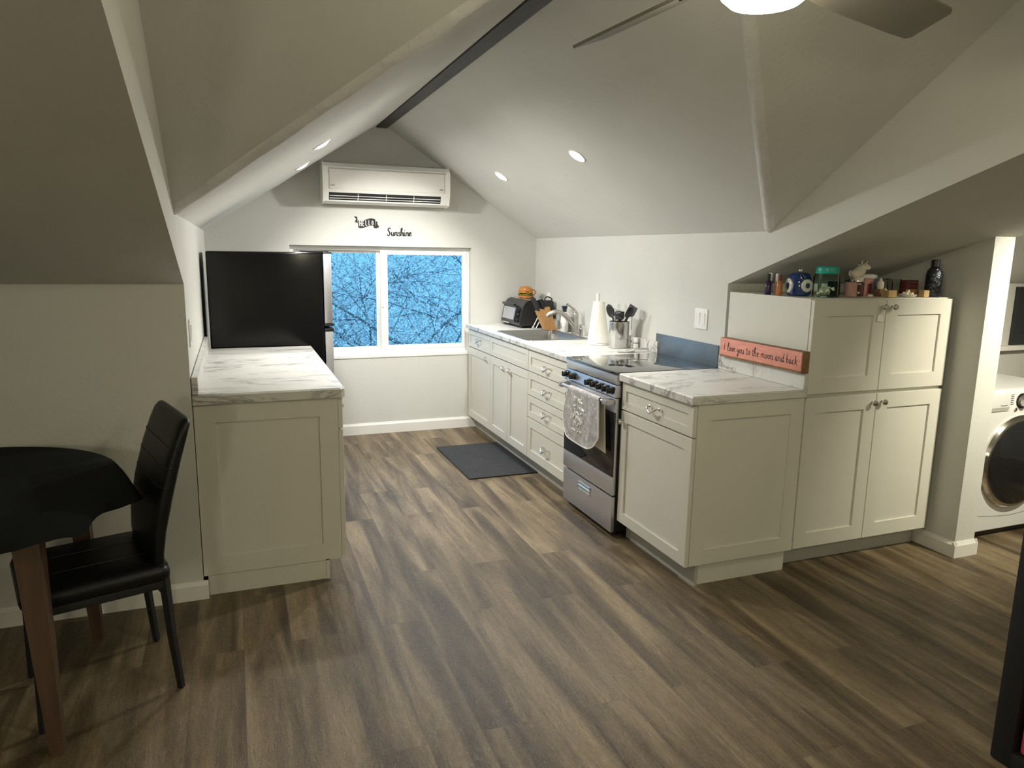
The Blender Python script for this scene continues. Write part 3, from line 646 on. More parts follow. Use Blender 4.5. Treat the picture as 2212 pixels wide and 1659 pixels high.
for k, x in enumerate((0.034, 0.130, 0.330, 0.398, 0.468, 0.532, 0.590)):
    m = MB()
    m.lathe([(0.021, -0.006), (0.021, -0.014), (0.017, -0.018), (0.016, -0.038), (0.0145, -0.041), (0.0, -0.041)], (x, 0, 0.818), 20, 'y')
    m.box(x-0.0035, x+0.0035, -0.044, -0.020, 0.803, 0.834, 0.002)
    m.build('burner_knob', M['bgloss'], cp)
dr = MB().box(0.002, W_-0.002, 0.0, 0.021, 0.243, 0.776, 0.003).build('oven_door', M['steelv'], t)
MB().box(0.0, W_, -0.004, 0.004, 0.347, 0.701, 0.003).build('door_glass', M['bglass'], dr)
MB().box(0.0, W_, -0.0035, 0.003, 0.245, 0.345, 0.002).build('lower_strip', M['steelv'], dr)
# small winged emblem low on the door glass
MB().prism([(0.315, 0.378), (0.322, 0.366), (0.330, 0.378), (0.322, 0.371)], -0.0047, -0.004, 'y').build('emblem', M['chrome'], dr, smooth=False)
m = MB(); m.tube([(0.012, -0.046, 0.757), (W_-0.012, -0.046, 0.757)], 0.0105, 14)
for x in (0.012, W_-0.050): m.box(x-0.002, x+0.040, -0.058, 0.0, 0.742, 0.772, 0.005)
m.build('door_handle', M['steel'], dr)
dw = MB().box(0.002, W_-0.002, 0.0, 0.021, 0.034, 0.234, 0.003).build('drawer', M['steelv'], t)
m = MB()
m.box(0.205, 0.363, -0.0045, 0.001, 0.196, 0.206, 0.001); m.box(0.205, 0.363, -0.0045, 0.001, 0.158, 0.163, 0.001); m.box(0.205, 0.209, -0.0045, 0.001, 0.158, 0.206, 0.001); m.box(0.359, 0.363, -0.0045, 0.001, 0.158, 0.206, 0.001)
m.prism([(-0.0015, 0.163), (-0.0008, 0.163), (-0.0008, 0.190), (-0.0045, 0.185)], 0.209, 0.359, 'x')
m.build('drawer_pull', M['chrome'], dw, smooth=False)
for x in (0.05, W_-0.05):
    for y in (0.06, 0.57):
        MB().lathe([(0.02, 0.0), (0.02, 0.012), (0.012, 0.016), (0.012, 0.036)], (x, y, 0), 14).build('foot', M['bplastic'], t)
# blue grey splash panel behind the cooktop
t = MB().box(-0.004, 0.004, -0.317, 0.317, -0.062, 0.062, 0.0015).build('splash_panel', M['bluegrey'], None, (XR-0.0045, 2.845, 0.974))
tag(t, 'blue grey metal splash panel on the wall behind the cooktop', 'splash panel')

# towel on the oven handle
def towel_front(i, j, ni, nj, side):
    u = j/(nj-1); v = i/(ni-1)
    return u, v
ty0, ty1 = 2.962, 2.585
G = []
bx, bz, br = SX-0.046, 0.757, 0.0135
for i in range(30):
    row = []
    for j in range(25):
        u = j/24; y = ty0+(ty1-ty0)*u
        drop = 0.262+0.035*math.sin(PI*min(1, u*1.05))
        if u < 0.14: drop -= 0.10*(1-u/0.14)**1.6
        if u > 0.83: drop -= 0.06*((u-0.83)/0.17)**1.6
        v = i/29
        if v < 0.12:
            a = PI*(1-v/0.12)*0.5; x = bx-br*math.cos(a); z = bz+br*math.sin(a)
            x, z = bx-br*math.sin(PI/2*(v/0.12)), bz+br*math.cos(PI/2*(v/0.12))
        else:
            q = (v-0.12)/0.88; z = bz-drop*q; x = bx-br-0.010*q-0.007*q*math.sin(u*9+0.6)-0.012*q*math.exp(-((u-0.80)/0.07)**2)+0.006*q*math.exp(-((u-0.90)/0.04)**2)
        yy = y+(0.5-u)*0.075*max(0, (v-0.12))*0.9
        row.append((x, yy, z))
    G.append(row)
t = thing('dish_towel', 'grey and white printed dish towel hanging from the oven handle', 'towel', (bx, 2.77, bz))
FRONT = MB(); FRONT.sheet([r[::-1] for r in G], 0.003); FRONT.mi = 1
B_ = []
for i in range(16):
    row = []
    for j in range(15):
        u = j/14; y = (ty0-0.03)+(ty1-0.012-ty0+0.03)*u; v = i/15; drop = 0.285-0.03*(1-u)
        if v < 0.18: a = PI/2*v/0.18; x, z = bx+br*math.sin(a), bz+br*math.cos(a)
        else: q = (v-0.18)/0.82; z = bz-drop*q; x = bx+br+0.004*q
        row.append((x, y+(0.5-u)*0.05*v, z))
    B_.append(row)
m = MB(); m.sheet(B_, 0.003); m.build('back_fall', M['hem'], t, shift=(bx, 2.77, bz))
# hem edge and pale print on the front
m = MB(); edge = [Vector(G[i][0])+Vector((-0.001, 0, 0)) for i in range(4, 30)]+[Vector(G[29][j])+Vector((-0.001, 0, 0)) for j in range(1, 25)]+[Vector(G[i][24])+Vector((-0.001, 0, 0)) for i in range(28, 3, -1)]
m.tube(edge, 0.0045, 6); m.build('hem', M['hem'], t, shift=(bx, 2.77, bz))
m = FRONT; rs = random.Random(3)
def tp(u, v):
    i = min(28, int(v*29)); j = min(23, int(u*24)); return Vector(G[i][j]).lerp(Vector(G[i+1][j+1]), 0.5)+Vector((-0.0050, 0, 0))
for row, (v0, u0, u1, hh) in enumerate(((0.26, 0.26, 0.50, 0.075), (0.38, 0.26, 0.56, 0.065), (0.48, 0.30, 0.52, 0.06), (0.575, 0.22, 0.58, 0.065), (0.68, 0.30, 0.50, 0.07), (0.79, 0.26, 0.55, 0.06))):
    u = u0
    while u < u1:
        k = rs.random()
        p, q = tp(u, v0-hh/2), tp(u+0.015*(k-0.5), v0+hh/2)
        m.tube([p, p.lerp(q, 0.5), q], 0.0044, 5)
        if k > 0.4:
            a = tp(u, v0-hh/2+hh*rs.choice((0, 0.5, 1))); b2 = tp(u+0.05, v0-hh/2+hh*rs.choice((0, 0.5, 1))); m.tube([a, b2], 0.0036, 5)
        u += 0.048+0.02*rs.random()
m.build('front_fall', [M['towel'], M['palegrey']], t, shift=(bx, 2.77, bz))

# ------------------------------------------------------------------ refrigerator
FX0, FX1, FYA, FYB = -0.655, 0.030, 4.030, 4.640
O = (-0.3, 4.33, 0)
t = thing('refrigerator', 'tall black refrigerator with stainless doors beside the window', 'refrigerator', O)
MB().box(FX0, FX1, FYA, FYB, 0.02, 1.505, 0.012, 3).build('body', M['fridge'], t, shift=O)
fd = MB().box(0.037, 0.088, FYA+0.002, FYB-0.002, 1.052, 1.498, 0.006).build('freezer_door', M['steelv'], t, shift=O)
MB().box(0.034, 0.094, FYA, FYB, 1.036, 1.0515, 0.003).build('door_trim', M['bplastic'], fd, shift=O)
MB().box(0.036, 0.090, FYA, FYB, 1.4985, 1.508, 0.003).build('door_cap', M['bplastic'], fd, shift=O)
ld = MB().box(0.037, 0.088, FYA+0.002, FYB-0.002, 0.06, 1.000, 0.006).build('main_door', M['steelv'], t, shift=O)
MB().box(0.034, 0.094, FYA, FYB, 1.0005, 1.020, 0.003).build('door_trim', M['bplastic'], ld, shift=O)
MB().box(-0.10, 0.075, FYA+0.02, FYA+0.10, 1.505, 1.517, 0.004).build('hinge_cover', M['bplastic'], t, shift=O)
for y in (FYA+0.05, FYB-0.05):
    for x in (FX0+0.05, FX1-0.05): MB().lathe([(0.02, 0), (0.02, 0.022)], (x, y, 0), 12).build('foot', M['bplastic'], t, shift=O)

# ------------------------------------------------------------------ washer
O = (3.49, 2.16, 0); WA, WB, WYF = 3.147, 3.833, 1.843
t = thing('washer', 'white front loading washing machine with a round black door', 'washing machine', O)
m = MB(); m.prism([(WYF+0.02, 0.03), (WYF, 0.045), (WYF, 0.70), (WYF+0.004, 0.80), (WYF+0.022, 0.836), (WYF+0.05, 0.843), (2.47, 0.843), (2.47, 0.03)], WA, WB, 'x'); m.mi = 1
for k in range(6): m.box(3.402, 3.424, WYF-0.0012, WYF+0.001, 0.757+k*0.0105, 0.7595+k*0.0105)
m.build('body', [M['enamel'], M['greyink']], t, shift=O, ang=25)
MB().box(WA+0.02, WB-0.02, WYF+0.03, 2.46, 0.0, 0.03).build('base', M['bplastic'], t, shift=O)
C_ = (3.492, WYF, 0.430)
dd = MB().lathe([(0.262, 0.001), (0.264, -0.012), (0.252, -0.028), (0.236, -0.030), (0.228, -0.024)], C_, 56, 'y').build('door_ring', M['chrome'], t, shift=O)
MB().lathe([(0.240, 0.0), (0.240, -0.024), (0.236, -0.036), (0.20, -0.052), (0.12, -0.062), (0.0, -0.065)], C_, 56, 'y').build('door_glass', M['bglass'], dd, shift=O)
dw = MB().box(WA+0.03, 3.392, WYF-0.0035, WYF+0.004, 0.722, 0.822, 0.003).build('detergent_drawer', M['enamel'], t, shift=O)
MB().prism([(3.20, 0.724), (3.372, 0.724), (3.392, 0.744), (3.20, 0.744)], WYF-0.0045, WYF-0.0034, 'y').build('drawer_grip', M['greyrag'], dw, shift=O, smooth=False)
MB().box(3.32, 3.372, WYF-0.0048, WYF-0.003, 0.752, 0.756).build('drawer_mark', M['greyink'], dw, shift=O, smooth=False)
dl = MB().lathe([(0.036, 0.0), (0.036, -0.010), (0.028, -0.014), (0.026, -0.030), (0.0, -0.032)], (3.487, WYF+0.002, 0.772), 28, 'y').build('dial', M['chrome'], t, shift=O)
MB().lathe([(0.042, 0.001), (0.042, -0.004), (0.036, -0.006)], (3.487, WYF+0.001, 0.772), 28, 'y').build('bezel', M['bgloss'], dl, shift=O)
MB().lathe([(0.010, 0.001), (0.010, -0.006), (0.0, -0.008)], (3.443, WYF, 0.727), 16, 'y').build('button', M['chrome'], t, shift=O)
m = MB(); m.tube([(3.22, WYF-0.0005, 0.135), (3.30, WYF-0.0005, 0.131), (3.40, WYF-0.0005, 0.120), (3.52, WYF-0.0005, 0.113), (3.66, WYF-0.0005, 0.122)], 0.0012, 5); m.build('kick_seam', M['greyink'], t, shift=O)

# basket of toiletries on the washer
bc = (3.150, 1.985, 0.8432)
t = thing('wicker_basket', 'brown wicker basket with a tall loop handle standing on the washer', 'basket', bc)
MB().lathe([(0.0, 0.0), (0.070, 0.0), (0.076, 0.04), (0.088, 0.098), (0.094, 0.130), (0.090, 0.132), (0.083, 0.098), (0.0, 0.09)], (0, 0, 0), 30).build('bowl', M['basket'], t)
MB().tube([(0.088, 0, 0.125), (0.095, 0, 0.17), (0.075, 0, 0.225), (0.03, 0, 0.255), (-0.03, 0, 0.255), (-0.075, 0, 0.225), (-0.095, 0, 0.17), (-0.088, 0, 0.125)], 0.0055, 8, 4).build('handle', M['basket'], t)
m = MB(); m.tube([(0.089*math.cos(a*PI/12), 0.089*math.sin(a*PI/12), 0.108+0.006*math.sin(a*1.9)) for a in range(25)], 0.005, 6); m.build('rim_braid', M['rose'], t)
t = thing('pump_bottle', 'small black pump bottle standing in the wicker basket', 'bottle', (bc[0]+0.030, bc[1]+0.03, bc[2]+0.091))
MB().lathe([(0.020, 0), (0.021, 0.05), (0.017, 0.068), (0.008, 0.076), (0.008, 0.085), (0.0, 0.085)], (0, 0, 0), 18).build('bottle', M['bplastic'], t)
MB().tube([(0, 0, 0.083), (0, 0, 0.104), (-0.018, 0, 0.106), (-0.034, 0, 0.103)], 0.0045, 8).build('pump', M['bplastic'], t)
t = MB().ball((0, 0, 0.034), 0.042, 16, (1.1, 1.0, 0.85)).build('soap_bundle', M['ceramic'], None, (bc[0]+0.035, bc[1]-0.040, bc[2]+0.0910))
tag(t, 'pale wrapped bundle lying in the wicker basket', 'bundle')
# ------------------------------------------------------------------ things on the sink counter
ZK = ZC+0.0005
# toaster oven, front faces -x
t = thing('toaster_oven', 'black and grey countertop toaster oven in the corner by the window', 'toaster oven', (1.660, 5.145, ZK), R90)
w_, h_ = 0.445, 0.228
m = MB(); m.prism([(0.010, 0.016), (0.0, 0.03), (0.030, 0.175), (0.055, 0.212), (0.085, 0.226), (0.285, 0.226), (0.300, 0.21), (0.300, 0.016)], 0.004, w_-0.004, 'x'); bd = m.build('body', M['bplastic'], t)
m = MB(); m.prism([(0.088, 0.2262), (0.088, 0.2285), (0.286, 0.2285), (0.302, 0.212), (0.302, 0.19), (0.3003, 0.19), (0.3003, 0.2105), (0.2855, 0.2262)], 0.002, w_-0.002, 'x'); m.build('top_plate', M['steel'], t)
sl = lambda z: (z-0.03)*0.030/0.145
def face(x0, x1, z0, z1, d0, d1): return [[(x, sl(z)-d, z) for x, z in ((x0, z0), (x1, z0), (x1, z1), (x0, z1))] for d in (d0, d1)]
m = MB(); m.loft(face(0.018, 0.318, 0.045, 0.168, -0.002, 0.007)); dr = m.build('door', M['bgloss'], t, smooth=False)
m = MB(); m.loft(face(0.036, 0.300, 0.058, 0.156, 0.0065, 0.0085)); m.build('door_window', M['steelv'], dr, smooth=False)
m = MB(); m.tube([(0.03, 0.010, 0.182), (0.168, 0.0, 0.186), (0.305, 0.010, 0.182)], 0.011, 10, 6); m.build('door_handle', M['bplastic'], dr)
for z in (0.148, 0.105, 0.062):
    m = MB(); m.lathe([(0.021, 0.004), (0.021, -0.010), (0.016, -0.024), (0.0, -0.025)], (0.380, sl(z), z), 18, 'y'); m.box(0.376, 0.384, sl(z)-0.032, sl(z)-0.01, z-0.018, z+0.018, 0.002); m.build('control_knob', M['bgloss'], t)
m = MB(); m.loft(face(0.05, 0.20, 0.018, 0.030, 0.0, 0.002)); m.build('label_strip', M['steel'], t, smooth=False)
for x in (0.03, w_-0.03):
    for y in (0.03, 0.27): MB().lathe([(0.012, 0), (0.012, 0.017)], (x, y, 0), 12).build('foot', M['bplastic'], t)
# burger shaped jar on the oven
bg = (1.808, 4.952, ZK+0.229)
t = thing('burger_ornament', 'small glazed ceramic cheeseburger standing on the toaster oven', 'ornament', bg)
MB().lathe([(0.0, 0.0), (0.048, 0.0), (0.058, 0.008), (0.060, 0.022), (0.055, 0.027), (0.0, 0.027)], (0, 0, 0), 28).build('bottom_bun', M['bun'], t)
m = MB(); m.loft([[(math.cos(a*PI/18)*(r+0.003*math.sin(a*1.7)), math.sin(a*PI/18)*(r+0.003*math.sin(a*1.7)), z+0.003*math.sin(a*1.1)) for a in range(36)] for r, z in ((0.05, 0.027), (0.064, 0.029), (0.066, 0.034), (0.05, 0.037))]); m.build('lettuce', M['lettuce'], t)
MB().lathe([(0.0, 0.036), (0.058, 0.036), (0.063, 0.042), (0.058, 0.049), (0.0, 0.049)], (0, 0, 0), 28).build('patty', M['patty'], t)
m = MB(); m.loft([[(math.cos(a*PI/20)*r, math.sin(a*PI/20)*r, z-0.008*max(0, math.cos(a*PI/10*2)) ) for a in range(40)] for r, z in ((0.04, 0.048), (0.0655, 0.050), (0.067, 0.054), (0.045, 0.057))]); m.build('cheese', M['cheese'], t)
MB().lathe([(0.0, 0.056), (0.058, 0.056), (0.061, 0.062), (0.060, 0.074), (0.053, 0.088), (0.040, 0.097), (0.02, 0.102), (0.0, 0.103)], (0, 0, 0), 28).build('top_bun', M['bun'], t)
MB().tube([(0.050, -0.02, 0.075), (0.076, -0.03, 0.062), (0.076, -0.03, 0.038), (0.052, -0.02, 0.022)], 0.006, 8, 5).build('handle', M['bun'], t)
# knife block with knives leaning towards -x
kb = (1.862, 4.566, ZK)
t = thing('knife_block', 'light wood knife block filled with black handled knives beside the toaster oven', 'knife block', kb)
u = Vector((-0.40, 0.06, 0.915)).normalized(); sX = Vector((0.915, 0, 0.40)).normalized(); sY = Vector((0, 1, 0))
m = MB(); hw = 0.036
m.loft([[(-0.040, -hw, 0), (0.056, -hw, 0), (0.056, hw, 0), (-0.040, hw, 0)], [(-0.112, -hw, 0.150), (-0.014, -hw, 0.186), (-0.014, hw, 0.186), (-0.112, hw, 0.150)]])
m.build('block', M['blockwood'], t, smooth=False)
for k, (a, b, ln) in enumerate(((0.012, -0.028, 0.115), (0.012, 0.0, 0.125), (0.012, 0.028, 0.110), (0.052, -0.030, 0.085), (0.052, -0.010, 0.080), (0.052, 0.012, 0.078), (0.085, 0.020, 0.070))):
    p0 = Vector((-0.112, 0, 0.150))+sX*a+sY*b-u*0.004; p1 = p0+u*ln
    m = MB(); m.tube([p0, p0.lerp(p1, 0.5)+sX*0.004, p1], [0.0085, 0.011, 0.0095], 8, 4); m.build('knife', M['bplastic'], t)
m = MB()
p0 = Vector((-0.112, 0, 0.150))+sX*0.088+sY*-0.026; 
m.tube([p0, p0+u*0.055, p0+u*0.075+sX*0.03, p0+u*0.045+sX*0.062, p0+u*0.035+sX*0.056], 0.005, 8, 4); m.build('kitchen_shears', M['bplastic'], t)
# white rods stand in front of the oven
t = thing('wire_stand', 'white wire stand with two slanted rods behind the sink', 'stand', (1.772, 4.654, ZK))
for dy in (0.034, -0.034):
    MB().tube([(0, dy, 0.006), (0.052, dy-0.012, 0.118)], 0.0042, 8).build('rod', M['white'], t)
m = MB(); m.tube([(0.0, 0.034, 0.006), (-0.012, 0.0, 0.006), (0.0, -0.034, 0.006)], 0.005, 8, 4); m.ball((-0.012, 0.0, 0.0135), 0.013, 10); m.build('base', M['chrome'], t)
# soap bottle
t = thing('soap_bottle', 'white dish soap bottle with a dark cap behind the faucet', 'bottle', (1.920, 4.400, ZK))
m = MB(); prof = [(0.0, 0.0), (0.040, 0.0), (0.044, 0.006), (0.044, 0.075), (0.040, 0.115), (0.028, 0.145), (0.018, 0.155), (0.0, 0.156)]
m.lathe(prof, (0, 0, 0), 28)
for v in m.bm.verts: v.co.x *= 0.62
bo = m.build('bottle', M['white'], t)
MB().lathe([(0.016, 0.154), (0.017, 0.175), (0.024, 0.200), (0.020, 0.203), (0.0, 0.203)], (0, 0, 0), 20).build('cap', M['navy'], t)
m = MB()
for k, (a, b) in enumerate(((-0.012, 0.02), (-0.006, 0.055), (0.008, 0.055), (0.014, 0.03))): m.tube([(-0.0285, a, 0.03), (-0.0287, a-0.001, 0.03+b*0.7)], 0.0013, 5)
m.tube([(-0.0285, -0.014, 0.026), (-0.0285, 0.014, 0.026)], 0.0013, 5); m.build('label', M['greyink'], bo)
# faucet
fx, fy = 1.922, 4.205
t = thing('faucet', 'brushed nickel pull out kitchen faucet behind the sink', 'faucet', (fx, fy, ZK))
m = MB(); m.lathe([(0.030, 0), (0.030, 0.010), (0.024, 0.016), (0.022, 0.10), (0.024, 0.150), (0.020, 0.166), (0.010, 0.172), (0.0, 0.172)], (0, 0, 0), 24)
m.tube([(0.0, 0, 0.055), (-0.035, 0.004, 0.095), (-0.085, 0.012, 0.145), (-0.130, 0.022, 0.170), (-0.170, 0.030, 0.168), (-0.205, 0.038, 0.150), (-0.222, 0.042, 0.136)], [0.019, 0.018, 0.018, 0.0175, 0.019, 0.020, 0.017], 16, 5)
m.build('body', M['faucet'], t)
m = MB(); m.tube([(0.0, 0.0, 0.165), (-0.012, 0.002, 0.190), (-0.045, 0.008, 0.215), (-0.072, 0.012, 0.232)], [0.013, 0.009, 0.008, 0.010], 12, 4); m.build('lever', M['faucet'], t)
MB().lathe([(0.013, 0), (0.013, 0.02), (0.016, 0.05), (0.012, 0.055), (0.0, 0.055)], (0.0, -0.105, 0), 16).build('side_cap', M['faucet'], t)
# paper towel
pt = (1.812, 3.640, ZK)
t = thing('paper_towel_holder', 'white paper towel roll on an upright holder beside the steel crock', 'paper towels', pt)
MB().lathe([(0.0, 0), (0.075, 0), (0.077, 0.005), (0.074, 0.011), (0.0, 0.011)], (0.012, -0.016, 0), 32).build('base', M['white'], t)
MB().cyl((0, 0, 0.01), (0, 0, 0.345), 0.0135, 0.0125, 16).build('post', M['white'], t)
m = MB(); n = 40; rings = []
for z, s, dx in ((0.012, 1.0, 0), (0.10, 0.90, 0.004), (0.20, 0.76, 0.008), (0.29, 0.62, 0.010)):
    rings.append([(dx+math.cos(2*PI*k/n)*0.062*s*(1+0.02*math.sin(3*k)), math.sin(2*PI*k/n)*0.062*s, z) for k in range(n)])
m.loft(rings); m.build('roll', M['paper'], t)
G = []
for i in range(10):
    v = i/9; row = []
    for j in range(10):
        uu = j/9; a = -2.2+uu*1.25; r = 0.0635*(1.0-0.38*v)+0.028*uu*uu*(1-v)**1.2; row.append((0.004+0.010*v+math.cos(a)*r, math.sin(a)*r, 0.014+0.262*v))
    G.append(row)
MB().sheet(G, 0.001).build('loose_sheet', M['paper'], t)
# crock with utensils
ck = (1.858, 3.415, ZK)
t = thing('utensil_crock', 'polished steel utensil crock beside the paper towel roll', 'crock', ck)
MB().lathe([(0.0, 0.0), (0.062, 0.0), (0.066, 0.006), (0.066, 0.170), (0.068, 0.172), (0.068, 0.176), (0.0635, 0.174), (0.0625, 0.010), (0.0, 0.008)], (0, 0, 0), 40).build('cup', M['steelc'], t)
def utensil(name, label, base, tip, head):
    b0 = Vector(ck)+Vector(base); t0 = Vector(ck)+Vector(tip)
    m = MB(); d = (t0-b0).normalized(); m.tube([(0, 0, 0), (t0-b0)*0.5, t0-b0], [0.0065, 0.0055, 0.005], 8)
    o = thing(name, label, 'utensil', b0, 0, 'utensils in the steel crock')
    m.build('handle', M['bplastic'], o)
    m = MB(); head(m, t0-b0, d); m.build('head', M['bplastic'], o); return o
def oval(w, h, th, side=(0, 1, 0), cup=0.0):
    def f(m, p, d):
        s = Vector(side); s = (s-d*s.dot(d)).normalized(); nn = d.cross(s); c = p+d*h*0.9
        rings = []
        for i in range(9):
            v = -1+2*i/8; k = math.sqrt(max(0.0, 1-v*v))+0.02
            rings.append([c+d*(v*h)+s*(math.cos(2*PI*q/16)*w*k)+nn*(math.sin(2*PI*q/16)*th*k+cup*(1-v*v)) for q in range(16)])
        m.loft(rings)
    return f
def spat(w, h, side=(0, 1, 0), th=0.003):
    def f(m, p, d):
        s = Vector(side); s = (s-d*s.dot(d)).normalized(); nn = d.cross(s)
        m.loft([[p+d*a+s*(b*w*k)+nn*(e*th) for b, e in ((-1, -1), (1, -1), (1, 1), (-1, 1))] for a, k in ((0, 0.35), (h*0.15, 0.8), (h*0.25, 1.0), (h, 1.0))])
    return f
utensil('serving_spoon', 'black serving spoon standing tallest at the left of the crock', (0.015, -0.025, 0.012), (-0.034, 0.036, 0.200), oval(0.032, 0.048, 0.005, (0.4, -1, 0)))
utensil('slotted_spatula', 'black spatula with a broad blade leaning to the wall in the crock', (-0.025, 0.028, 0.012), (0.042, -0.044, 0.212), spat(0.032, 0.075, (0.5, -1, 0)))
utensil('ladle', 'black ladle with a round bowl leaning right in the crock', (0.005, 0.030, 0.012), (-0.024, -0.036, 0.190), oval(0.036, 0.034, 0.022, (0.6, -1, 0)))
utensil('wooden_spoon', 'black spoon leaning far right over the rim of the crock', (-0.020, 0.046, 0.012), (0.014, -0.068, 0.205), oval(0.026, 0.045, 0.006, (0.6, -0.4, 0.6)))
utensil('masher', 'short black utensil with a blocky end in the middle of the crock', (0.0, 0.01, 0.012), (0.010, 0.004, 0.205), spat(0.02, 0.035, (0.2, -1, 0), 0.010))
t = thing('whisk', 'shiny steel whisk beside the black serving spoon in the crock', 'utensil', Vector(ck)+Vector((0.02, 0.02, 0.012)), 0, 'utensils in the steel crock')
MB().cyl((0, 0, 0), (-0.030, 0.010, 0.165), 0.006, 0.005, 10).build('handle', M['chrome'], t)
m = MB()
for k in range(6):
    a = PI*k/6; e = Vector((math.cos(a), math.sin(a), 0)); b0 = Vector((-0.030, 0.010, 0.163)); d = Vector((-0.18, 0.06, 0.98)).normalized()
    m.tube([b0, b0+d*0.035+e*0.020, b0+d*0.072+e*0.016, b0+d*0.085, b0+d*0.072-e*0.016, b0+d*0.035-e*0.020, b0], 0.0012, 5, 4)
m.build('wires', M['chrome'], t)
# salt and pepper
for k, (x, y, lab, mk) in enumerate(((1.945, 3.385, 'white shaker nearer the crock, marked with a red spot', 'maroon'), (1.945, 3.340, 'white shaker nearer the stove, with a dark ring round it', 'greyink'))):
    t = thing('shaker', lab, 'shaker', (x, y, ZK), 0, 'white salt and pepper shakers')
    MB().lathe([(0.0, 0), (0.0165, 0), (0.0175, 0.004), (0.0165, 0.040), (0.0165, 0.070), (0.014, 0.074), (0.0, 0.075)], (0, 0, 0), 18).build('body', M['white'], t)
    if k == 0: MB().ball((-0.0135, -0.008, 0.045), 0.005, 8).build('spot', M[mk], t)
    else: MB().lathe([(0.0168, 0.036), (0.0172, 0.038), (0.0168, 0.042)], (0, 0, 0), 18).build('band', M[mk], t)
# spoon rest by the stove
t = thing('spoon_rest', 'white oval spoon rest with a grey spoon handle on it, behind the cooktop edge', 'spoon rest', (1.795, 3.205, ZK))
m = MB(); m.loft([[(math.cos(a*PI/14)*r, math.sin(a*PI/14)*r*0.55, z) for a in range(28)] for r, z in ((0.05, 0.0), (0.062, 0.006), (0.070, 0.016), (0.066, 0.016), (0.056, 0.008), (0.03, 0.006))]); m.build('dish', M['white'], t)
MB().tube([(0.0, 0.0, 0.014), (0.06, -0.012, 0.022), (0.145, -0.030, 0.022)], [0.008, 0.009, 0.011], 8, 4, 0.5).build('spoon', M['greyrag'], t)

# coral sign on the backsplash
sg = (XR-0.040, 2.148, 0.9905)
t = thing('wooden_sign', 'coral painted wooden block sign with handwriting, on the backsplash by the pantry', 'sign', sg)
sl_ = 0.306
MB().box(-0.012, 0.030, -sl_, sl_, 0.0, 0.103, 0.003).build('block', M['coraledge'], t)
b = MB().box(-0.0135, -0.0115, -sl_+0.004, sl_-0.002, 0.012, 0.101, 0.0008).build('painted_face', M['coral'], t)
m = MB(); tot = sum(0.55 if c == ' ' else GLY[c][0]+0.10 for c in 'I love you to the moon and back'); scl = 0.545/tot
m.strokes('I love you to the moon and back', (-0.0137, sl_-0.040, 0.038), (0, -1, 0), (0, 0, 1), (-1, 0, 0), 0.0205, 0.0016, 0.10, 0.35, scl/0.0205)
m.build('lettering', M['ink'], t)

# wall plates
def plate(name, label, loc, rot, rockers, w=0.072, h=0.117, outlet=False):
    t = thing(name, label, 'switch' if not outlet else 'outlet', loc, rot)
    MB().box(-w/2, w/2, -0.006, 0.0, -h/2, h/2, 0.003).build('plate', M['white'], t)
    for k in range(rockers):
        x = (k-(rockers-1)/2)*0.046
        if outlet:
            for z in (0.021, -0.021): MB().box(x-0.016, x+0.016, -0.0085, -0.005, z-0.014, z+0.014, 0.003).build('socket', M['white'], t)
        else: MB().prism([(-0.0055, -0.034), (-0.0075, -0.034), (-0.0105, 0.034), (-0.0055, 0.034)], x-0.017, x+0.017, 'x').build('rocker', M['white'], t, smooth=False)
    return t
plate('light_switch', 'white double light switch on the wall above the stove', (XR-0.0005, 2.708, 1.168), R90, 2, 0.120)
plate('wall_outlet', 'white wall outlet behind the knife block', (XR-0.0005, 4.868, 1.135), R90, 1, outlet=True)
plate('wall_outlet', 'white wall outlet behind the paper towel roll', (XR-0.0005, 3.52, 1.085), R90, 1, outlet=True)
plate('light_switch', 'white light switch on the left wall above the counter end', (XL+0.0005, 2.64, 1.16), PI/2, 1)

# floor mat
t = MB().box(-0.252, 0.252, -0.427, 0.427, 0.0, 0.009, 0.003).build('kitchen_mat', M['rubber'], None, (1.176, 4.148, 0.0005))
tag(t, 'black woven kitchen mat on the floor in front of the sink', 'mat')

# ------------------------------------------------------------------ air conditioner
O = (0.66, YW, 2.02)
t = thing('air_conditioner', 'white wall mounted air conditioner above the window', 'air conditioner', O)
ax0, ax1, az0, az1, ay = 0.158, 1.150, 1.872, 2.176, YW-0.205
m = MB(); m.prism([(YW-0.002, az0+0.012), (YW-0.10, az0), (ay+0.03, az0+0.016), (ay+0.004, az0+0.09), (ay, az0+0.20), (ay+0.008, az1-0.035), (ay+0.04, az1-0.004), (YW-0.002, az1)], ax0+0.012, ax1-0.012, 'x')
m.build('casing', M['offwhite'], t, shift=O, ang=30)
for a, b in ((ax0, ax0+0.0125), (ax1-0.0125, ax1)):
    m = MB(); m.prism([(YW-0.002, az0+0.008), (YW-0.10, az0-0.004), (ay+0.028, az0+0.010), (ay-0.002, az0+0.09), (ay-0.005, az0+0.20), (ay+0.003, az1-0.033), (ay+0.036, az1), (YW-0.002, az1+0.003)], a, b, 'x'); m.build('end_cap', M['offwhite'], t, shift=O, ang=30)
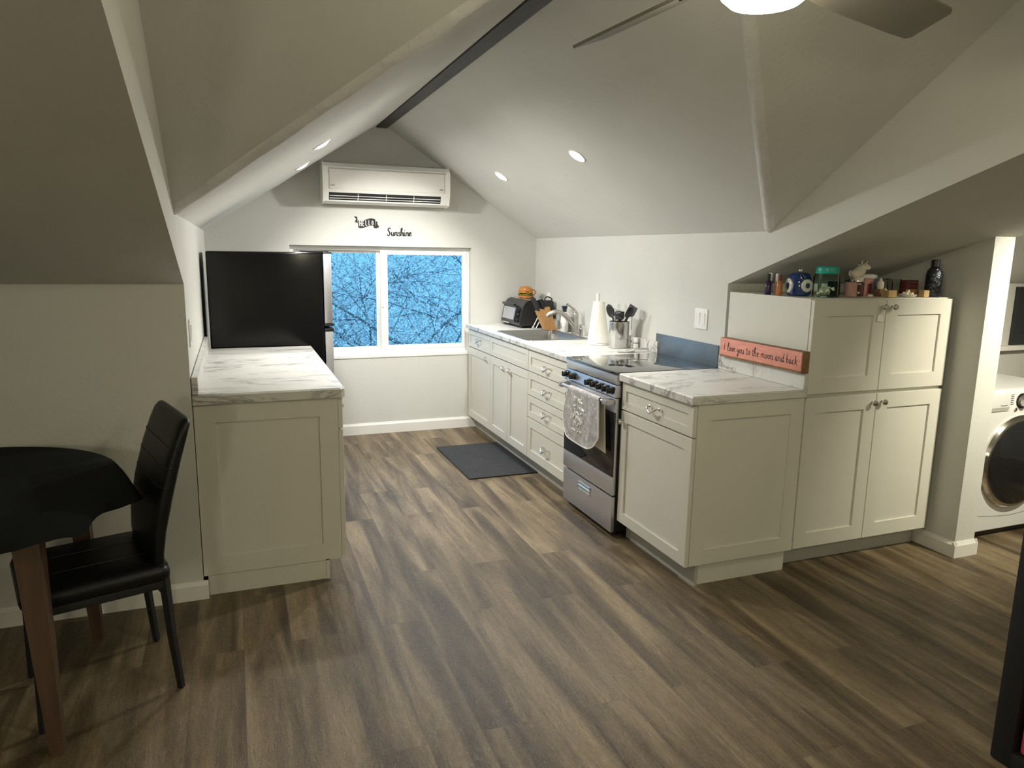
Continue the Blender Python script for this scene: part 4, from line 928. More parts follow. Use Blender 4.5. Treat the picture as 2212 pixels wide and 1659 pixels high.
# front panel, intake slot, outlet with louvres
MB().box(ax0+0.05, ax1-0.05, ay-0.0035, ay+0.004, az0+0.105, az1-0.055, 0.002).build('front_panel', M['offwhite'], t, shift=O)
MB().box(ax0+0.05, ax1-0.03, ay+0.0005, ay+0.008, az1-0.050, az1-0.045).build('intake_slot', M['greyrag'], t, shift=O)
def oy(z): return ay+0.03-(z-az0-0.016)*0.026/0.074
vz0, vz1, vx0, vx1 = az0+0.026, az0+0.080, ax0+0.045, ax1-0.075
m = MB(); m.loft([[(x, oy(z)-d, z) for x, z in ((vx0, vz0), (vx1, vz0), (vx1, vz1), (vx0, vz1))] for d in (-0.01, 0.0015)]); vt = m.build('air_outlet', M['bmatte'], t, shift=O, smooth=False)
for z in (vz0+0.012, vz0+0.030):
    m = MB(); m.box(vx0+0.004, vx1-0.004, oy(z)-0.007, oy(z)+0.002, z-0.0022, z+0.0022, 0.001); m.build('louvre', M['offwhite'], vt, shift=O)
for k in range(3):
    x = vx0+(vx1-vx0)*(k+1)/4; m = MB(); m.loft([[(x-0.002, oy(z)-0.006, z), (x+0.002, oy(z)-0.006, z), (x+0.002, oy(z)+0.001, z), (x-0.002, oy(z)+0.001, z)] for z in (vz0+0.002, vz1-0.006)]); m.build('vane', M['offwhite'], vt, shift=O)
m = MB()
for x0 in (ax0+0.058, ax1-0.088):
    for k in range(5): m.tube([(x0+k*0.0058, ay-0.0042, az0+0.127), (x0+k*0.0058+0.0025, ay-0.0042, az0+0.137-0.003*(k % 2)), (x0+k*0.0058+0.004, ay-0.0042, az0+0.128)], 0.0009, 5)
m.build('tiny_marking', M['greyink'], t, shift=O)

# wall decals
O = (0.514, YW-0.001, 1.74)
t = thing('wall_decal', 'black ribbon banner decal with HELLO in pale letters, below the air conditioner', 'wall decal', O, 0, 'wall decals under the air conditioner')
m = MB(); top, bot = [], []
for i in range(13):
    k = i/12; x = 0.448+0.136*k; top.append((x, 1.765+0.011*math.sin(k*5.2-2.4))); bot.append((x, 1.708+0.011*math.sin(k*5.2-2.4)))
m.prism(top+bot[::-1], YW-0.0030, YW-0.0005, 'y'); m.build('banner', M['ink'], t, shift=O, smooth=False)
m = MB(); m.prism([(0.416, 1.788), (0.440, 1.785), (0.444, 1.735), (0.421, 1.745), (0.433, 1.765)], YW-0.0026, YW-0.0005, 'y'); m.prism([(0.588, 1.752), (0.602, 1.752), (0.600, 1.733), (0.616, 1.708), (0.592, 1.698), (0.570, 1.702), (0.570, 1.716), (0.588, 1.720)], YW-0.0026, YW-0.0005, 'y')
m.build('ribbon_tail', M['ink'], t, shift=O, smooth=False)
m = MB(); x = 0.459
for k, (ch, z0, hh) in enumerate((('H', 1.7125, 0.041), ('E', 1.714, 0.040), ('L', 1.719, 0.039), ('L', 1.722, 0.038), ('O', 1.723, 0.034))):
    ww = m.strokes(ch, (x, YW-0.0032, z0), (1, 0, 0), (0, 0, 1), (0, -1, 0), hh, 0.0026, 0, 0.35, 0.58); x += 0.0242
m.build('lettering', M['palegrey'], t, shift=O)
O = (0.77, YW-0.001, 1.66)
m = MB(); m.strokes('Sunshine', (0.682, YW-0.0012, 1.6435), (1, 0, 0), (0, 0, 1), (0, -1, 0), 0.0285, 0.0038, 0.04, 0.35, 1.10)
t = m.build('wall_decal', M['ink'], None, O, shift=O)
tag(t, 'black cursive Sunshine decal on the wall above the window', 'wall decal', 'wall decals under the air conditioner')

# ------------------------------------------------------------------ ceiling fan
FC = Vector((0.542, 0.545, 2.120))
t = thing('ceiling_fan', 'ceiling fan with grey blades and a lit round globe, hung near the beam', 'ceiling fan', FC)
MB().lathe([(0.0, 0.622), (0.065, 0.622), (0.065, 0.56), (0.03, 0.525), (0.0, 0.525)], (0, 0, 0), 28).build('canopy', M['bronze'], t)
MB().cyl((0, 0, 0.53), (0, 0, 0.10), 0.013, None, 14).build('downrod', M['bronze'], t)
MB().lathe([(0.0, 0.108), (0.06, 0.102), (0.090, 0.078), (0.096, 0.040), (0.088, -0.005), (0.060, -0.030), (0.0, -0.030)], (0, 0, 0), 36).build('motor_housing', M['bronze'], t)
MB().lathe([(0.058, -0.026), (0.066, -0.030), (0.066, -0.038), (0.0, -0.038)], (0, 0, 0), 36).build('light_ring', M['bronze'], t)
MB().lathe([(0.062, -0.036), (0.082, -0.040), (0.092, -0.052), (0.089, -0.070), (0.072, -0.085), (0.040, -0.093), (0.0, -0.096)], (0, 0, 0), 40).build('globe', M['globe'], t)
BT = math.radians(21)
for k, ph in enumerate((95.0, 190.0, 285.0, 15.0)):
    ph = math.radians(ph); e = Vector((math.cos(ph), math.sin(ph), 0)); ccw = Vector((-math.sin(ph), math.cos(ph), 0))
    s = (ccw*math.cos(BT)+Vector((0, 0, -1))*math.sin(BT)); nn = e.cross(s)
    outl = [(0.17, -0.050), (0.30, -0.060), (0.60, -0.062), (0.676, -0.060), (0.690, -0.050), (0.690, 0.050), (0.676, 0.060), (0.60, 0.062), (0.30, 0.060), (0.17, 0.050)]
    m = MB(); m.loft([[e*a+s*b+nn*h for a, b in outl] for h in (-0.004, 0.004)]); bl = m.build('blade', M['blade'], t, smooth=False)
    m = MB(); m.loft([[e*a+s*(b*w)+nn*h for b, h in ((-1, -0.008), (1, -0.008), (1, -0.004), (-1, -0.004))] for a, w in ((0.095, 0.022), (0.15, 0.028), (0.24, 0.036))]); m.build('blade_iron', M['bronze'], bl, smooth=False)

# recessed lights in the kitchen slopes
CANS = []
for k, (x, y, lab) in enumerate(((1.342, 3.060, 'round recessed downlight in the right slope, nearer the viewer'), (1.342, 4.307, 'round recessed downlight in the right slope, nearer the window wall'),
                 (-0.030, 3.330, 'recessed downlight in the left slope, the upper one beside the beam'), (-0.042, 4.350, 'recessed downlight in the left slope, the lower one near the air conditioner'))):
    sgn = 1 if x > XM else -1; z = ZP+SL*((XR-x) if sgn > 0 else (x-XL))
    nn = Vector((-SL*sgn, 0, -1)).normalized(); ex = Vector((0, 1, 0)); ey = nn.cross(ex)
    T = Matrix((ex, ey, nn)).transposed().to_4x4()
    t = thing('recessed_light', lab, 'recessed light', (x, y, z), 0, 'recessed lights over the kitchen')
    m = MB(T); m.lathe([(0.056, -0.002), (0.056, 0.003), (0.051, 0.006), (0.043, 0.004), (0.040, 0.001), (0.0405, -0.002)], (0, 0, 0), 32); m.build('trim_ring', M['trim'], t)
    m = MB(T); m.lathe([(0.0, 0.0), (0.041, 0.0), (0.041, 0.004), (0.034, 0.010), (0.018, 0.014), (0.0, 0.015)], (0, 0, 0), 28); m.build('lens', M['can'], t)
    CANS.append((Vector((x, y, z))+nn*0.03, nn))

# ------------------------------------------------------------------ dining table, cloth and chair
TC = Vector((-1.435, 1.925, 0)); TR = 0.53
t = thing('dining_table', 'round dining table on dark brown wooden legs in the low nook', 'table', TC)
MB().lathe([(0.0, 0.725), (TR-0.012, 0.725), (TR, 0.733), (TR, 0.746), (TR-0.008, 0.752), (0.0, 0.752)], (0, 0, 0), 64).build('tabletop', M['wood'], t)
for sx in (1, -1):
    for sy in (1, -1):
        m = MB(); cx, cy = sx*0.362, sy*0.356; ix, iy = cx-sx*0.028, cy-sy*0.028
        m.loft([[(cx+a*0.019, cy+b*0.019, 0) for a, b in ((-1, -1), (1, -1), (1, 1), (-1, 1))], [(ix+a*0.036, iy+b*0.036, 0.725) for a, b in ((-1, -1), (1, -1), (1, 1), (-1, 1))]])
        m.build('leg', M['wood'], t, smooth=False)
m = MB()
for a in (-0.31, 0.31): m.box(a-0.012, a+0.012, -0.30, 0.30, 0.690, 0.725); m.box(-0.30, 0.30, a-0.012, a+0.012, 0.690, 0.725)
m.build('apron', M['wood'], t, smooth=False)
G = []; nt_ = 120
def drop(a):
    d = math.degrees(a)
    key = [(-180, 0.14), (-130, 0.13), (-100, 0.12), (-80, 0.088), (-62, 0.046), (-50, 0.050), (-42, 0.060), (-35, 0.078), (-28, 0.050), (-10, 0.075), (6, 0.090), (20, 0.085), (60, 0.11), (120, 0.13), (180, 0.14)]
    for (p, q), (r, s) in zip(key[:-1], key[1:]):
        if p <= d <= r: u = (d-p)/(r-p); u = u*u*(3-2*u); return q+(s-q)*u
    return 0.16
for i in range(14):
    row = []
    for j in range(nt_):
        a = -PI+2*PI*j/nt_
        if i < 5: r, z = (TR+0.002)*(i/4)*0.995+0.001, 0.7555
        else:
            q = (i-5)/8; D = drop(a); wav = 0.016*math.sin(a*7+0.8)+0.010*math.sin(a*13+2)
            r = TR+0.004+0.012*min(1, q*3)+q*(0.018+wav*1.0)+0.018*q*math.exp(-((a+0.02)/0.25)**2); z = 0.7545-0.004-D*q
        row.append((r*math.cos(a), r*math.sin(a), z))
    G.append(row)
m = MB(); m.sheet(G, 0.002, closed=True)
t = m.build('tablecloth', M['cloth'], None, TC, ang=60); tag(t, 'black cloth draped over the round dining table', 'tablecloth')
# chair
CH = Vector((-0.997, 1.925, 0))
t = thing('dining_chair', 'black leather high backed dining chair pushed in at the table', 'chair', CH, math.radians(-73.1))
def rrect(hx, y0, y1, z, r, n=5):
    out = []
    for cx, cy, a0 in ((hx-r, y1-r, 0), (-hx+r, y1-r, PI/2), (-hx+r, y0+r, PI), (hx-r, y0+r, 1.5*PI)):
        for i in range(n+1):
            a = a0+PI/2*i/n; out.append((cx+r*math.cos(a), cy+r*math.sin(a), z))
    return out
m = MB(); m.loft([rrect(0.195, -0.215, 0.19, 0.412, 0.03), rrect(0.208, -0.228, 0.20, 0.424, 0.035), rrect(0.212, -0.232, 0.20, 0.442, 0.035), rrect(0.206, -0.224, 0.196, 0.462, 0.04), rrect(0.185, -0.20, 0.18, 0.472, 0.05), rrect(0.10, -0.11, 0.10, 0.474, 0.06)])
st = m.build('seat', M['leather'], t, ang=60)
m = MB()
for x in (-0.07, 0.07): m.tube([(x, -0.19, 0.4725), (x, 0.0, 0.4745), (x, 0.16, 0.4725)], 0.0018, 6)
m.build('seat_seam', M['bmatte'], st)
prof_ = [(0.36, 0.178, 0.014, 0.176), (0.44, 0.170, 0.020, 0.186), (0.50, 0.168, 0.023, 0.192), (0.58, 0.176, 0.027, 0.198), (0.70, 0.202, 0.029, 0.203), (0.82, 0.235, 0.027, 0.205), (0.90, 0.262, 0.024, 0.204), (0.940, 0.277, 0.021, 0.200), (0.957, 0.283, 0.013, 0.188), (0.961, 0.284, 0.004, 0.175)]
rings = []
for z, y, th, hx in prof_:
    n = 24; ring = []
    for k in range(n):
        a = 2*PI*k/n; ca, sa = math.cos(a), math.sin(a)
        ring.append((hx*math.copysign(abs(ca)**0.28, ca), y+th*math.copysign(abs(sa)**0.55, sa), z-0.10*0*sa))
    rings.append(ring)
m = MB(); m.loft(rings); bk = m.build('backrest', M['leather'], t, ang=60)
m = MB()
for z, yc, th, hx in ((0.865, 0.2495, 0.0255, 0.2045), (0.80, 0.2292, 0.0273, 0.2047), (0.735, 0.2116, 0.0284, 0.2036)):
    pts = []
    for i in range(25):
        a = -PI+PI*i/24; ca, sa = math.cos(a), abs(math.sin(a)); pts.append((hx*math.copysign(abs(ca)**0.28, ca), yc-th*sa**0.55, z))
    m.tube(pts, 0.0016, 6)
m.build('stitch_line', M['bmatte'], bk)
for sx in (1, -1):
    m = MB(); m.tube([(sx*0.190, 0.207, 0), (sx*0.187, 0.190, 0.20), (sx*0.183, 0.180, 0.40), (sx*0.182, 0.176, 0.47)], [0.0125, 0.015, 0.0175, 0.0175], 4); m.build('leg', M['bmatte'], t, smooth=False)
    m = MB(); m.tube([(sx*0.190, -0.205, 0), (sx*0.185, -0.192, 0.418)], [0.0115, 0.0165], 4); m.build('leg', M['bmatte'], t, smooth=False)
m = MB()
for sx in (1, -1): m.box(sx*0.184-0.010, sx*0.184+0.010, -0.19, 0.185, 0.384, 0.413, 0.003)
m.box(-0.18, 0.18, -0.202, -0.184, 0.384, 0.413, 0.003); m.box(-0.18, 0.18, 0.172, 0.188, 0.384, 0.413, 0.003)
m.build('seat_frame', M['bmatte'], t)

# black shelf unit at the right edge with a pink bin
O = (1.82, 0.22, 0)
t = thing('shelf_unit', 'black open shelf unit at the right edge of the view', 'shelf unit', O)
m = MB()
for y in (0.545, 0.235, -0.105): m.box(1.632, 2.010, y-0.033, y+0.033, 0.0, 0.86, 0.010)
for z in (0.0, 0.405, 0.815): m.box(1.634, 2.008, -0.115, 0.555, z+0.002, z+0.055, 0.006)
m.box(1.99, 2.008, -0.11, 0.55, 0.0, 0.85)
m.build('frame', M['bmatte'], t, shift=O)
for y0, y1, z0, lab in ((-0.062, 0.192, 0.060, 'pink fabric bin in the lower left opening of the black shelf unit, nearer the viewer'), (0.278, 0.502, 0.060, 'pink fabric bin in the lower opening of the black shelf unit, nearer the pantry')):
    o = thing('storage_bin', lab, 'bin', (1.83, (y0+y1)/2, z0), 0, 'pink bins in the shelf unit')
    MB().box(-0.185, 0.14, -(y1-y0)/2, (y1-y0)/2, 0, 0.30, 0.012).build('box', M['pink'], o)
    MB().tube([(-0.186, -0.04, 0.20), (-0.196, 0, 0.19), (-0.186, 0.04, 0.20)], 0.006, 8, 4).build('pull_strap', M['pink'], o)
# ------------------------------------------------------------------ things on top of the pantry
ZT_ = 1.3360
def bottle(name, label, x, y, prof, mat, capprof, capmat, group='bottles and jars on top of the pantry', cat='bottle', n=18, z=ZT_):
    t = thing(name, label, cat, (x, y, z), 0, group)
    MB().lathe(prof, (0, 0, 0), n).build('body', mat, t)
    if capprof: MB().lathe(capprof, (0, 0, 0), n).build('cap', capmat, t)
    return t
bottle('purple_bottle', 'small purple bottle with a black cap at the far left of the pantry top', 2.014, 2.20, [(0, 0), (0.016, 0), (0.017, 0.004), (0.017, 0.060), (0.008, 0.072), (0.007, 0.078), (0, 0.078)], M['purple'], [(0.009, 0.074), (0.009, 0.104), (0, 0.105)], M['bplastic'])
bottle('lotion_bottle', 'slim clear bottle with a white cap right of the purple bottle', 2.046, 2.222, [(0, 0), (0.012, 0), (0.0125, 0.060), (0.006, 0.072), (0, 0.073)], M['jar'], [(0.0085, 0.070), (0.0085, 0.107), (0, 0.108)], M['white'])
bottle('lotion_bottle', 'slim pink tinted bottle with a white cap left of the amber bottle', 2.049, 2.178, [(0, 0), (0.0125, 0), (0.013, 0.058), (0.006, 0.070), (0, 0.071)], M['pinkglass'], [(0.009, 0.068), (0.009, 0.104), (0, 0.105)], M['white'])
bottle('amber_bottle', 'small amber bottle with a dark red cap beside the blue jar', 2.031, 2.138, [(0, 0), (0.014, 0), (0.015, 0.006), (0.015, 0.062), (0.008, 0.074), (0, 0.075)], M['amber'], [(0.0095, 0.072), (0.0095, 0.100), (0, 0.101)], M['maroon'])
# cobalt jar with eyes
t = thing('eye_motif_jar', 'deep blue ceramic jar with white ring eye motifs', 'jar', (2.108, 2.088, ZT_), 0, 'bottles and jars on top of the pantry')
m = MB(); m.lathe([(0, 0), (0.046, 0), (0.056, 0.010), (0.060, 0.045), (0.056, 0.085), (0.045, 0.108), (0.036, 0.113), (0.0, 0.114)], (0, 0, 0), 32); jb = m.build('body', M['blueglaze'], t)
def eyedisc(ang, zc, r0, dep):
    e = Vector((math.cos(ang), math.sin(ang), 0)); s = Vector((-e.y, e.x, 0)); c = e*dep+Vector((0, 0, zc))
    m = MB(); m.loft([[c+e*h+s*(math.cos(2*PI*k/24)*r)+Vector((0, 0, math.sin(2*PI*k/24)*r)) for k in range(24)] for r, h in ((r0, -0.014), (r0, 0.0), (r0*0.9, 0.002))]); m.build('eye_ring', M['eye'], jb)
    m = MB(); m.loft([[c+e*h+s*(math.cos(2*PI*k/20)*r)+Vector((0, 0, math.sin(2*PI*k/20)*r)) for k in range(20)] for r, h in ((r0*0.42, 0.0), (r0*0.42, 0.0032), (r0*0.3, 0.0036))]); m.build('eye_pupil', M['blueglaze'], jb)
eyedisc(math.radians(-92), 0.052, 0.031, 0.058); eyedisc(math.radians(-196), 0.050, 0.036, 0.056)
MB().ball((-0.016, -0.022, 0.1245), 0.013, 14).build('stopper', M['chrome'], t)
MB().tube([(-0.030, -0.036, 0.103), (-0.034, -0.050, 0.088), (-0.026, -0.056, 0.078), (-0.016, -0.053, 0.090), (-0.022, -0.040, 0.104)], 0.0016, 6, 4).build('wire_loop', M['chrome'], t)
# teal lidded glass jar with shells
t = thing('glass_jar', 'clear glass jar with a teal lid, shells lying inside', 'jar', (2.178, 1.985, ZT_), 0, 'bottles and jars on top of the pantry')
MB().lathe([(0.0, 0.001), (0.056, 0.001), (0.060, 0.006), (0.060, 0.095), (0.052, 0.112), (0.048, 0.114), (0.056, 0.094), (0.056, 0.009), (0.0, 0.005)], (0, 0, 0), 32).build('glass', M['tealglass'], t)
MB().lathe([(0.0, 0.112), (0.052, 0.112), (0.054, 0.116), (0.053, 0.140), (0.049, 0.146), (0.0, 0.147)], (0, 0, 0), 32).build('lid', M['teal'], t)
def shell_at(x, y, z, r, k, label, grp):
    m = MB(); rings = []
    for i in range(7):
        v = i/6; rr_ = r*(1-0.75*v)*(0.35 if i == 0 else 1); rings.append([(rr_*math.cos(a*PI/5)*(1+0.12*(a % 2)), rr_*math.sin(a*PI/5)*(1+0.12*(a % 2)), r*(1.1*v)) for a in range(10)])
    m.loft(rings); o = m.build('sea_shell', M['shell'], None, (x, y, z), k*1.3); o.rotation_euler = (0.5*math.sin(k*2.1), 0.5*math.cos(k*1.7), k*1.3)
    tag(o, label, 'shell', grp)
for k in range(12):
    a = k*2.4; r = 0.012+0.026*((k*7) % 5)/4
    shell_at(2.178+r*math.cos(a), 1.985+r*math.sin(a), ZT_+0.013+0.012*(k % 3), 0.012+0.003*(k % 2), k, 'small tan sea shell inside the teal lidded jar', 'shells in the teal lidded jar')
bottle('pale_stick_bottle', 'slim pale tube standing right of the teal lidded jar', 2.350, 2.205, [(0, 0), (0.009, 0), (0.009, 0.104), (0.007, 0.108), (0, 0.108)], M['greyrag'], [(0.0095, 0.106), (0.0095, 0.112), (0, 0.113)], M['white'])
t = MB().box(-0.024, 0.024, -0.018, 0.018, 0, 0.072, 0.003).build('dark_box', M['bmatte'], None, (2.302, 2.060, ZT_)); tag(t, 'small black box standing between the teal lidded jar and the pink jar', 'box', 'bottles and jars on top of the pantry')
bottle('votive_glass', 'pink tinted glass votive jar left of the clear shell jar', 2.345, 1.995, [(0, 0.001), (0.028, 0.001), (0.030, 0.005), (0.030, 0.070), (0.0275, 0.070), (0.0275, 0.008), (0, 0.006)], M['pinkglass'], [(0.0, 0.010), (0.026, 0.010), (0.026, 0.030), (0.0, 0.032)], M['rose'], cat='jar')
t = bottle('shell_jar', 'clear glass jar under the white animal figurine', 2.412, 2.020, [(0, 0.001), (0.030, 0.001), (0.032, 0.004), (0.032, 0.072), (0.0295, 0.072), (0.0295, 0.007), (0, 0.005)], M['jar'], [(0.0, 0.072), (0.034, 0.072), (0.034, 0.080), (0.0, 0.080)], M['chrome'], cat='jar')
for k in range(4): shell_at(2.412+0.012*math.cos(k*1.6), 2.020+0.012*math.sin(k*1.6), ZT_+0.014+0.014*k, 0.0105, k+20, 'white sea shell inside the clear jar under the figurine', 'shells in the clear jar')
# figurine: sitting horned animal, one continuous body
t = thing('animal_figurine', 'white ceramic animal figurine with small horns sitting on the clear jar', 'figurine', (2.410, 2.022, ZT_+0.0803))
m = MB()
body = [((-0.040, 0, 0.018), 0.016, 0.020), ((-0.030, 0, 0.024), 0.026, 0.024), ((-0.008, 0, 0.030), 0.030, 0.026), ((0.012, 0, 0.042), 0.026, 0.030), ((0.026, -0.004, 0.056), 0.020, 0.022), ((0.034, -0.010, 0.066), 0.019, 0.018), ((0.044, -0.020, 0.062), 0.015, 0.013), ((0.050, -0.026, 0.058), 0.009, 0.008)]
rings = []
for i, (c, rw, rh) in enumerate(body):
    c = Vector(c); nx = Vector(body[min(i+1, len(body)-1)][0])-Vector(body[max(i-1, 0)][0]); nx.normalize(); s = nx.cross(Vector((0, 0, 1))).normalized(); q = s.cross(nx)
    rings.append([c+s*(math.cos(2*PI*k/14)*rw)+q*(math.sin(2*PI*k/14)*rh) for k in range(14)])
m.loft(rings); m.loft([rrect(0.030, -0.020, 0.020, z, 0.012) for z in (0.0, 0.014)])
m.build('body', M['ceramic'], t, ang=60)
for s in (1, -1): MB().tube([(0.030, -0.006+s*0.010, 0.076), (0.030, -0.006+s*0.016, 0.088), (0.036, -0.006+s*0.014, 0.098)], [0.0045, 0.001], 7).build('horn', M['ceramic'], t)
for s in (1, -1): MB().tube([(0.024, -0.006+s*0.014, 0.072), (0.016, -0.006+s*0.026, 0.077)], [0.005, 0.002], 7).build('ear', M['ceramic'], t)
MB().tube([(-0.044, 0, 0.020), (-0.056, 0, 0.030), (-0.052, 0, 0.048)], [0.004, 0.003, 0.002], 6, 4).build('tail', M['ceramic'], t)
t = MB().ball((0, 0, 0.0078), 0.013, 12, (1.25, 0.9, 0.6)).build('pebble', M['ceramic'], None, (2.406, 1.930, ZT_)); tag(t, 'small white pebble at the front edge of the pantry top', 'pebble')
t = thing('rose_box', 'rose pink gift box with a dark square on its front', 'box', (2.515, 2.065, ZT_), 0, 'bottles and jars on top of the pantry')
MB().box(-0.030, 0.030, -0.02, 0.02, 0, 0.086, 0.002).build('box', M['rose'], t); MB().box(-0.008, 0.022, -0.0212, -0.0195, 0.014, 0.062).build('dark_panel', M['maroon'], t, smooth=False)
t = thing('dark_case', 'flat dark case standing behind the rose pink box', 'case', (2.66, 2.185, ZT_), 0, None)
MB().box(-0.14, 0.06, -0.022, 0.022, 0, 0.074, 0.004).build('case', M['navy'], t)
t = thing('rolled_tube', 'grey capped tube lying on the flat dark case', 'tube', (2.655, 2.185, ZT_+0.0745))
MB().lathe([(0, -0.075), (0.013, -0.075), (0.015, -0.065), (0.0155, 0.035), (0.010, 0.040), (0.0, 0.040)], (0, 0, 0.0158), 16, 'x').build('tube', M['greyrag'], t); MB().lathe([(0.0, 0.040), (0.013, 0.040), (0.013, 0.055), (0.0, 0.056)], (0, 0, 0.0158), 14, 'x').build('cap', M['greyrag'], t)
t = MB().box(-0.020, 0.020, -0.018, 0.018, 0, 0.036, 0.002).build('wood_block', M['coraledge'], None, (2.552, 2.008, ZT_)); tag(t, 'dark brown wooden block under the small white pot', 'block')
bottle('small_pot', 'small speckled white pot standing on the dark brown block', 2.552, 2.008, [(0, 0), (0.013, 0), (0.017, 0.010), (0.017, 0.034), (0.008, 0.042), (0.004, 0.054), (0, 0.055)], M['ceramic'], None, None, z=ZT_+0.0364, cat='pot')
t = MB().box(-0.027, 0.027, -0.018, 0.018, 0, 0.034, 0.002).build('wood_block', M['tanwood'], None, (2.540, 1.935, ZT_)); tag(t, 'tan wooden block standing right of the dark brown block at the pantry edge', 'block')
t = bottle('glass_cloche', 'clear glass jar with a pale shell behind the tan wooden block', 2.612, 2.030, [(0, 0.001), (0.032, 0.001), (0.034, 0.005), (0.034, 0.070), (0.024, 0.086), (0.0, 0.090), (0.0, 0.087), (0.022, 0.083), (0.0315, 0.069), (0.0315, 0.007), (0, 0.005)], M['jar'], None, None, cat='jar')
shell_at(2.612, 2.030, ZT_+0.020, 0.018, 41, 'pale sea shell inside the glass jar behind the tan block', None)
t = thing('shell_dish', 'small pale dish holding shells in front of the glass jar', 'dish', (2.690, 1.960, ZT_))
MB().lathe([(0, 0), (0.034, 0), (0.046, 0.012), (0.043, 0.012), (0.032, 0.004), (0, 0.004)], (0, 0, 0), 28).build('dish', M['ceramic'], t)
for k in range(7): shell_at(2.690+0.018*math.cos(k*0.9)*(k > 0), 1.960+0.018*math.sin(k*0.9)*(k > 0), ZT_+0.011+0.012*(k == 0), 0.0115, k+50, 'pale sea shell heaped on the small dish', 'shells on the small dish')
bottle('tumbler', 'clear glass tumbler standing behind the small shell dish', 2.708, 2.065, [(0, 0.001), (0.030, 0.001), (0.034, 0.085), (0.0315, 0.085), (0.028, 0.006), (0, 0.006)], M['jar'], None, None, cat='glass')
t = thing('patterned_box', 'dark red box with a pale patterned border beside the dark bottle', 'box', (2.838, 2.085, ZT_), 0, 'bottles and jars on top of the pantry')
MB().box(-0.044, 0.044, -0.02, 0.02, 0, 0.078, 0.002).build('box', M['maroon'], t)
m = MB(); m.box(-0.036, 0.040, -0.0212, -0.0198, 0.066, 0.069); m.box(-0.036, -0.033, -0.0212, -0.0198, 0.030, 0.069)
for k in range(5): m.tube([(-0.028+k*0.014, -0.0208, 0.034), (-0.022+k*0.014, -0.0208, 0.058), (-0.016+k*0.014, -0.0208, 0.036)], 0.001, 5)
m.build('pattern', M['rose'], t)
t = MB().box(-0.022, 0.022, -0.018, 0.018, 0, 0.034, 0.002).build('wood_block', M['blockwood'], None, (2.785, 2.020, ZT_)); tag(t, 'orange brown wooden block in front of the patterned red box', 'block')
t = MB().box(-0.018, 0.018, -0.016, 0.016, 0, 0.034, 0.002).build('wood_block', M['tanwood'], None, (2.760, 1.925, ZT_)); tag(t, 'tan wooden block standing beside the dark metal bottle', 'block')
bottle('metal_bottle', 'dark hammered metal bottle at the right end of the pantry top', 2.818, 1.925, [(0, 0), (0.036, 0), (0.039, 0.005), (0.039, 0.112), (0.034, 0.132), (0.020, 0.150), (0.0175, 0.154), (0, 0.154)], M['hammered'], [(0.0205, 0.152), (0.0205, 0.184), (0.017, 0.187), (0, 0.187)], M['bplastic'], n=30)

# ------------------------------------------------------------------ outside the window
SC.world = bpy.data.worlds.new('dusk_sky'); SC.world.use_nodes = True
nt = SC.world.node_tree; bgn = nt.nodes['Background']
tc = N(nt, 'ShaderNodeTexCoord'); sx = N(nt, 'ShaderNodeSeparateXYZ'); L(nt, tc, 'Generated', sx, 0)
rp = ramp(nt, [(0.0, (0.09, 0.29, 0.52)), (0.14, (0.13, 0.36, 0.62)), (0.5, (0.20, 0.50, 0.90)), (1.0, (0.30, 0.62, 1.0))]); L(nt, sx, 'Z', rp, 'Fac'); L(nt, rp, 'Color', bgn, 'Color')
bgn.inputs['Strength'].default_value = SKY
t = MB().box(-14, 16, 5.6, 26, -2.6, -2.5).build('garden_ground', M['ground'], None); t['kind'] = 'structure'; tag(t, 'dark garden ground far below the window', 'ground')
def tree(name, label, base, hgt, spread, seed, nleaf, leafy0):
    rs = random.Random(seed); g = np.random.default_rng(seed)
    t = thing(name, label, 'tree', base, 0, 'trees outside the window')
    m = MB(); tips = []
    def branch(p, d, ln, r, lev):
        pts = [p]; q = p.copy(); dd = d.copy()
        for i in range(5):
            dd = (dd+Vector((rs.uniform(-.3, .3), rs.uniform(-.3, .3), rs.uniform(-.22, .18)))).normalized(); q = q+dd*ln/5; q.y = max(-1.6, min(1.6, q.y)); pts.append(q.copy())
        m.tube(pts, [r, r*0.55], 7 if lev < 2 else 5, 2 if lev < 2 else 0)
        tips.extend(pts[2:])
        if lev < 3:
            for k in range(4 if lev < 2 else 3):
                i = rs.randint(2, 5); b = pts[i]; ang = rs.uniform(0, 2*PI); nd = (dd*0.6+Vector((math.cos(ang)*0.9, math.sin(ang)*0.5, rs.uniform(-0.25, 0.6)))).normalized()
                branch(b, nd, ln*rs.uniform(0.5, 0.72), r*0.5, lev+1)
    for k in range(3):
        branch(Vector((0.1*k-0.1, 0, 0)), Vector((0.55*(k-1), 0.1, 1)).normalized(), hgt, 0.036, 0)
    m.build('branches', M['bark'], t)
    tip = np.array([list(p) for p in tips])
    idx = g.integers(0, len(tip), nleaf); c = tip[idx]+g.normal(0, spread, (nleaf, 3)); c[:, 1] = np.clip(c[:, 1], -2.0, 3.0)
    a = g.normal(size=(nleaf, 3)); a /= np.linalg.norm(a, axis=1)[:, None]; b = g.normal(size=(nleaf, 3)); b -= a*(a*b).sum(1)[:, None]; b /= np.linalg.norm(b, axis=1)[:, None]
    nn = np.cross(a, b); L_ = g.uniform(0.016, 0.030, nleaf)[:, None]; Wd = L_*0.42
    v = np.stack([c-a*L_, c+b*Wd+nn*Wd*0.3, c+a*L_, c-b*Wd+nn*Wd*0.3], 1).reshape(-1, 3)
    me = bpy.data.meshes.new('foliage'); f = np.arange(nleaf*4).reshape(-1, 4)
    me.from_pydata(v.tolist(), [], f.tolist()); me.materials.append(M['leaf'])
    o = bpy.data.objects.new('foliage', me); COL.objects.link(o); o.parent = t; o['kind'] = 'stuff'
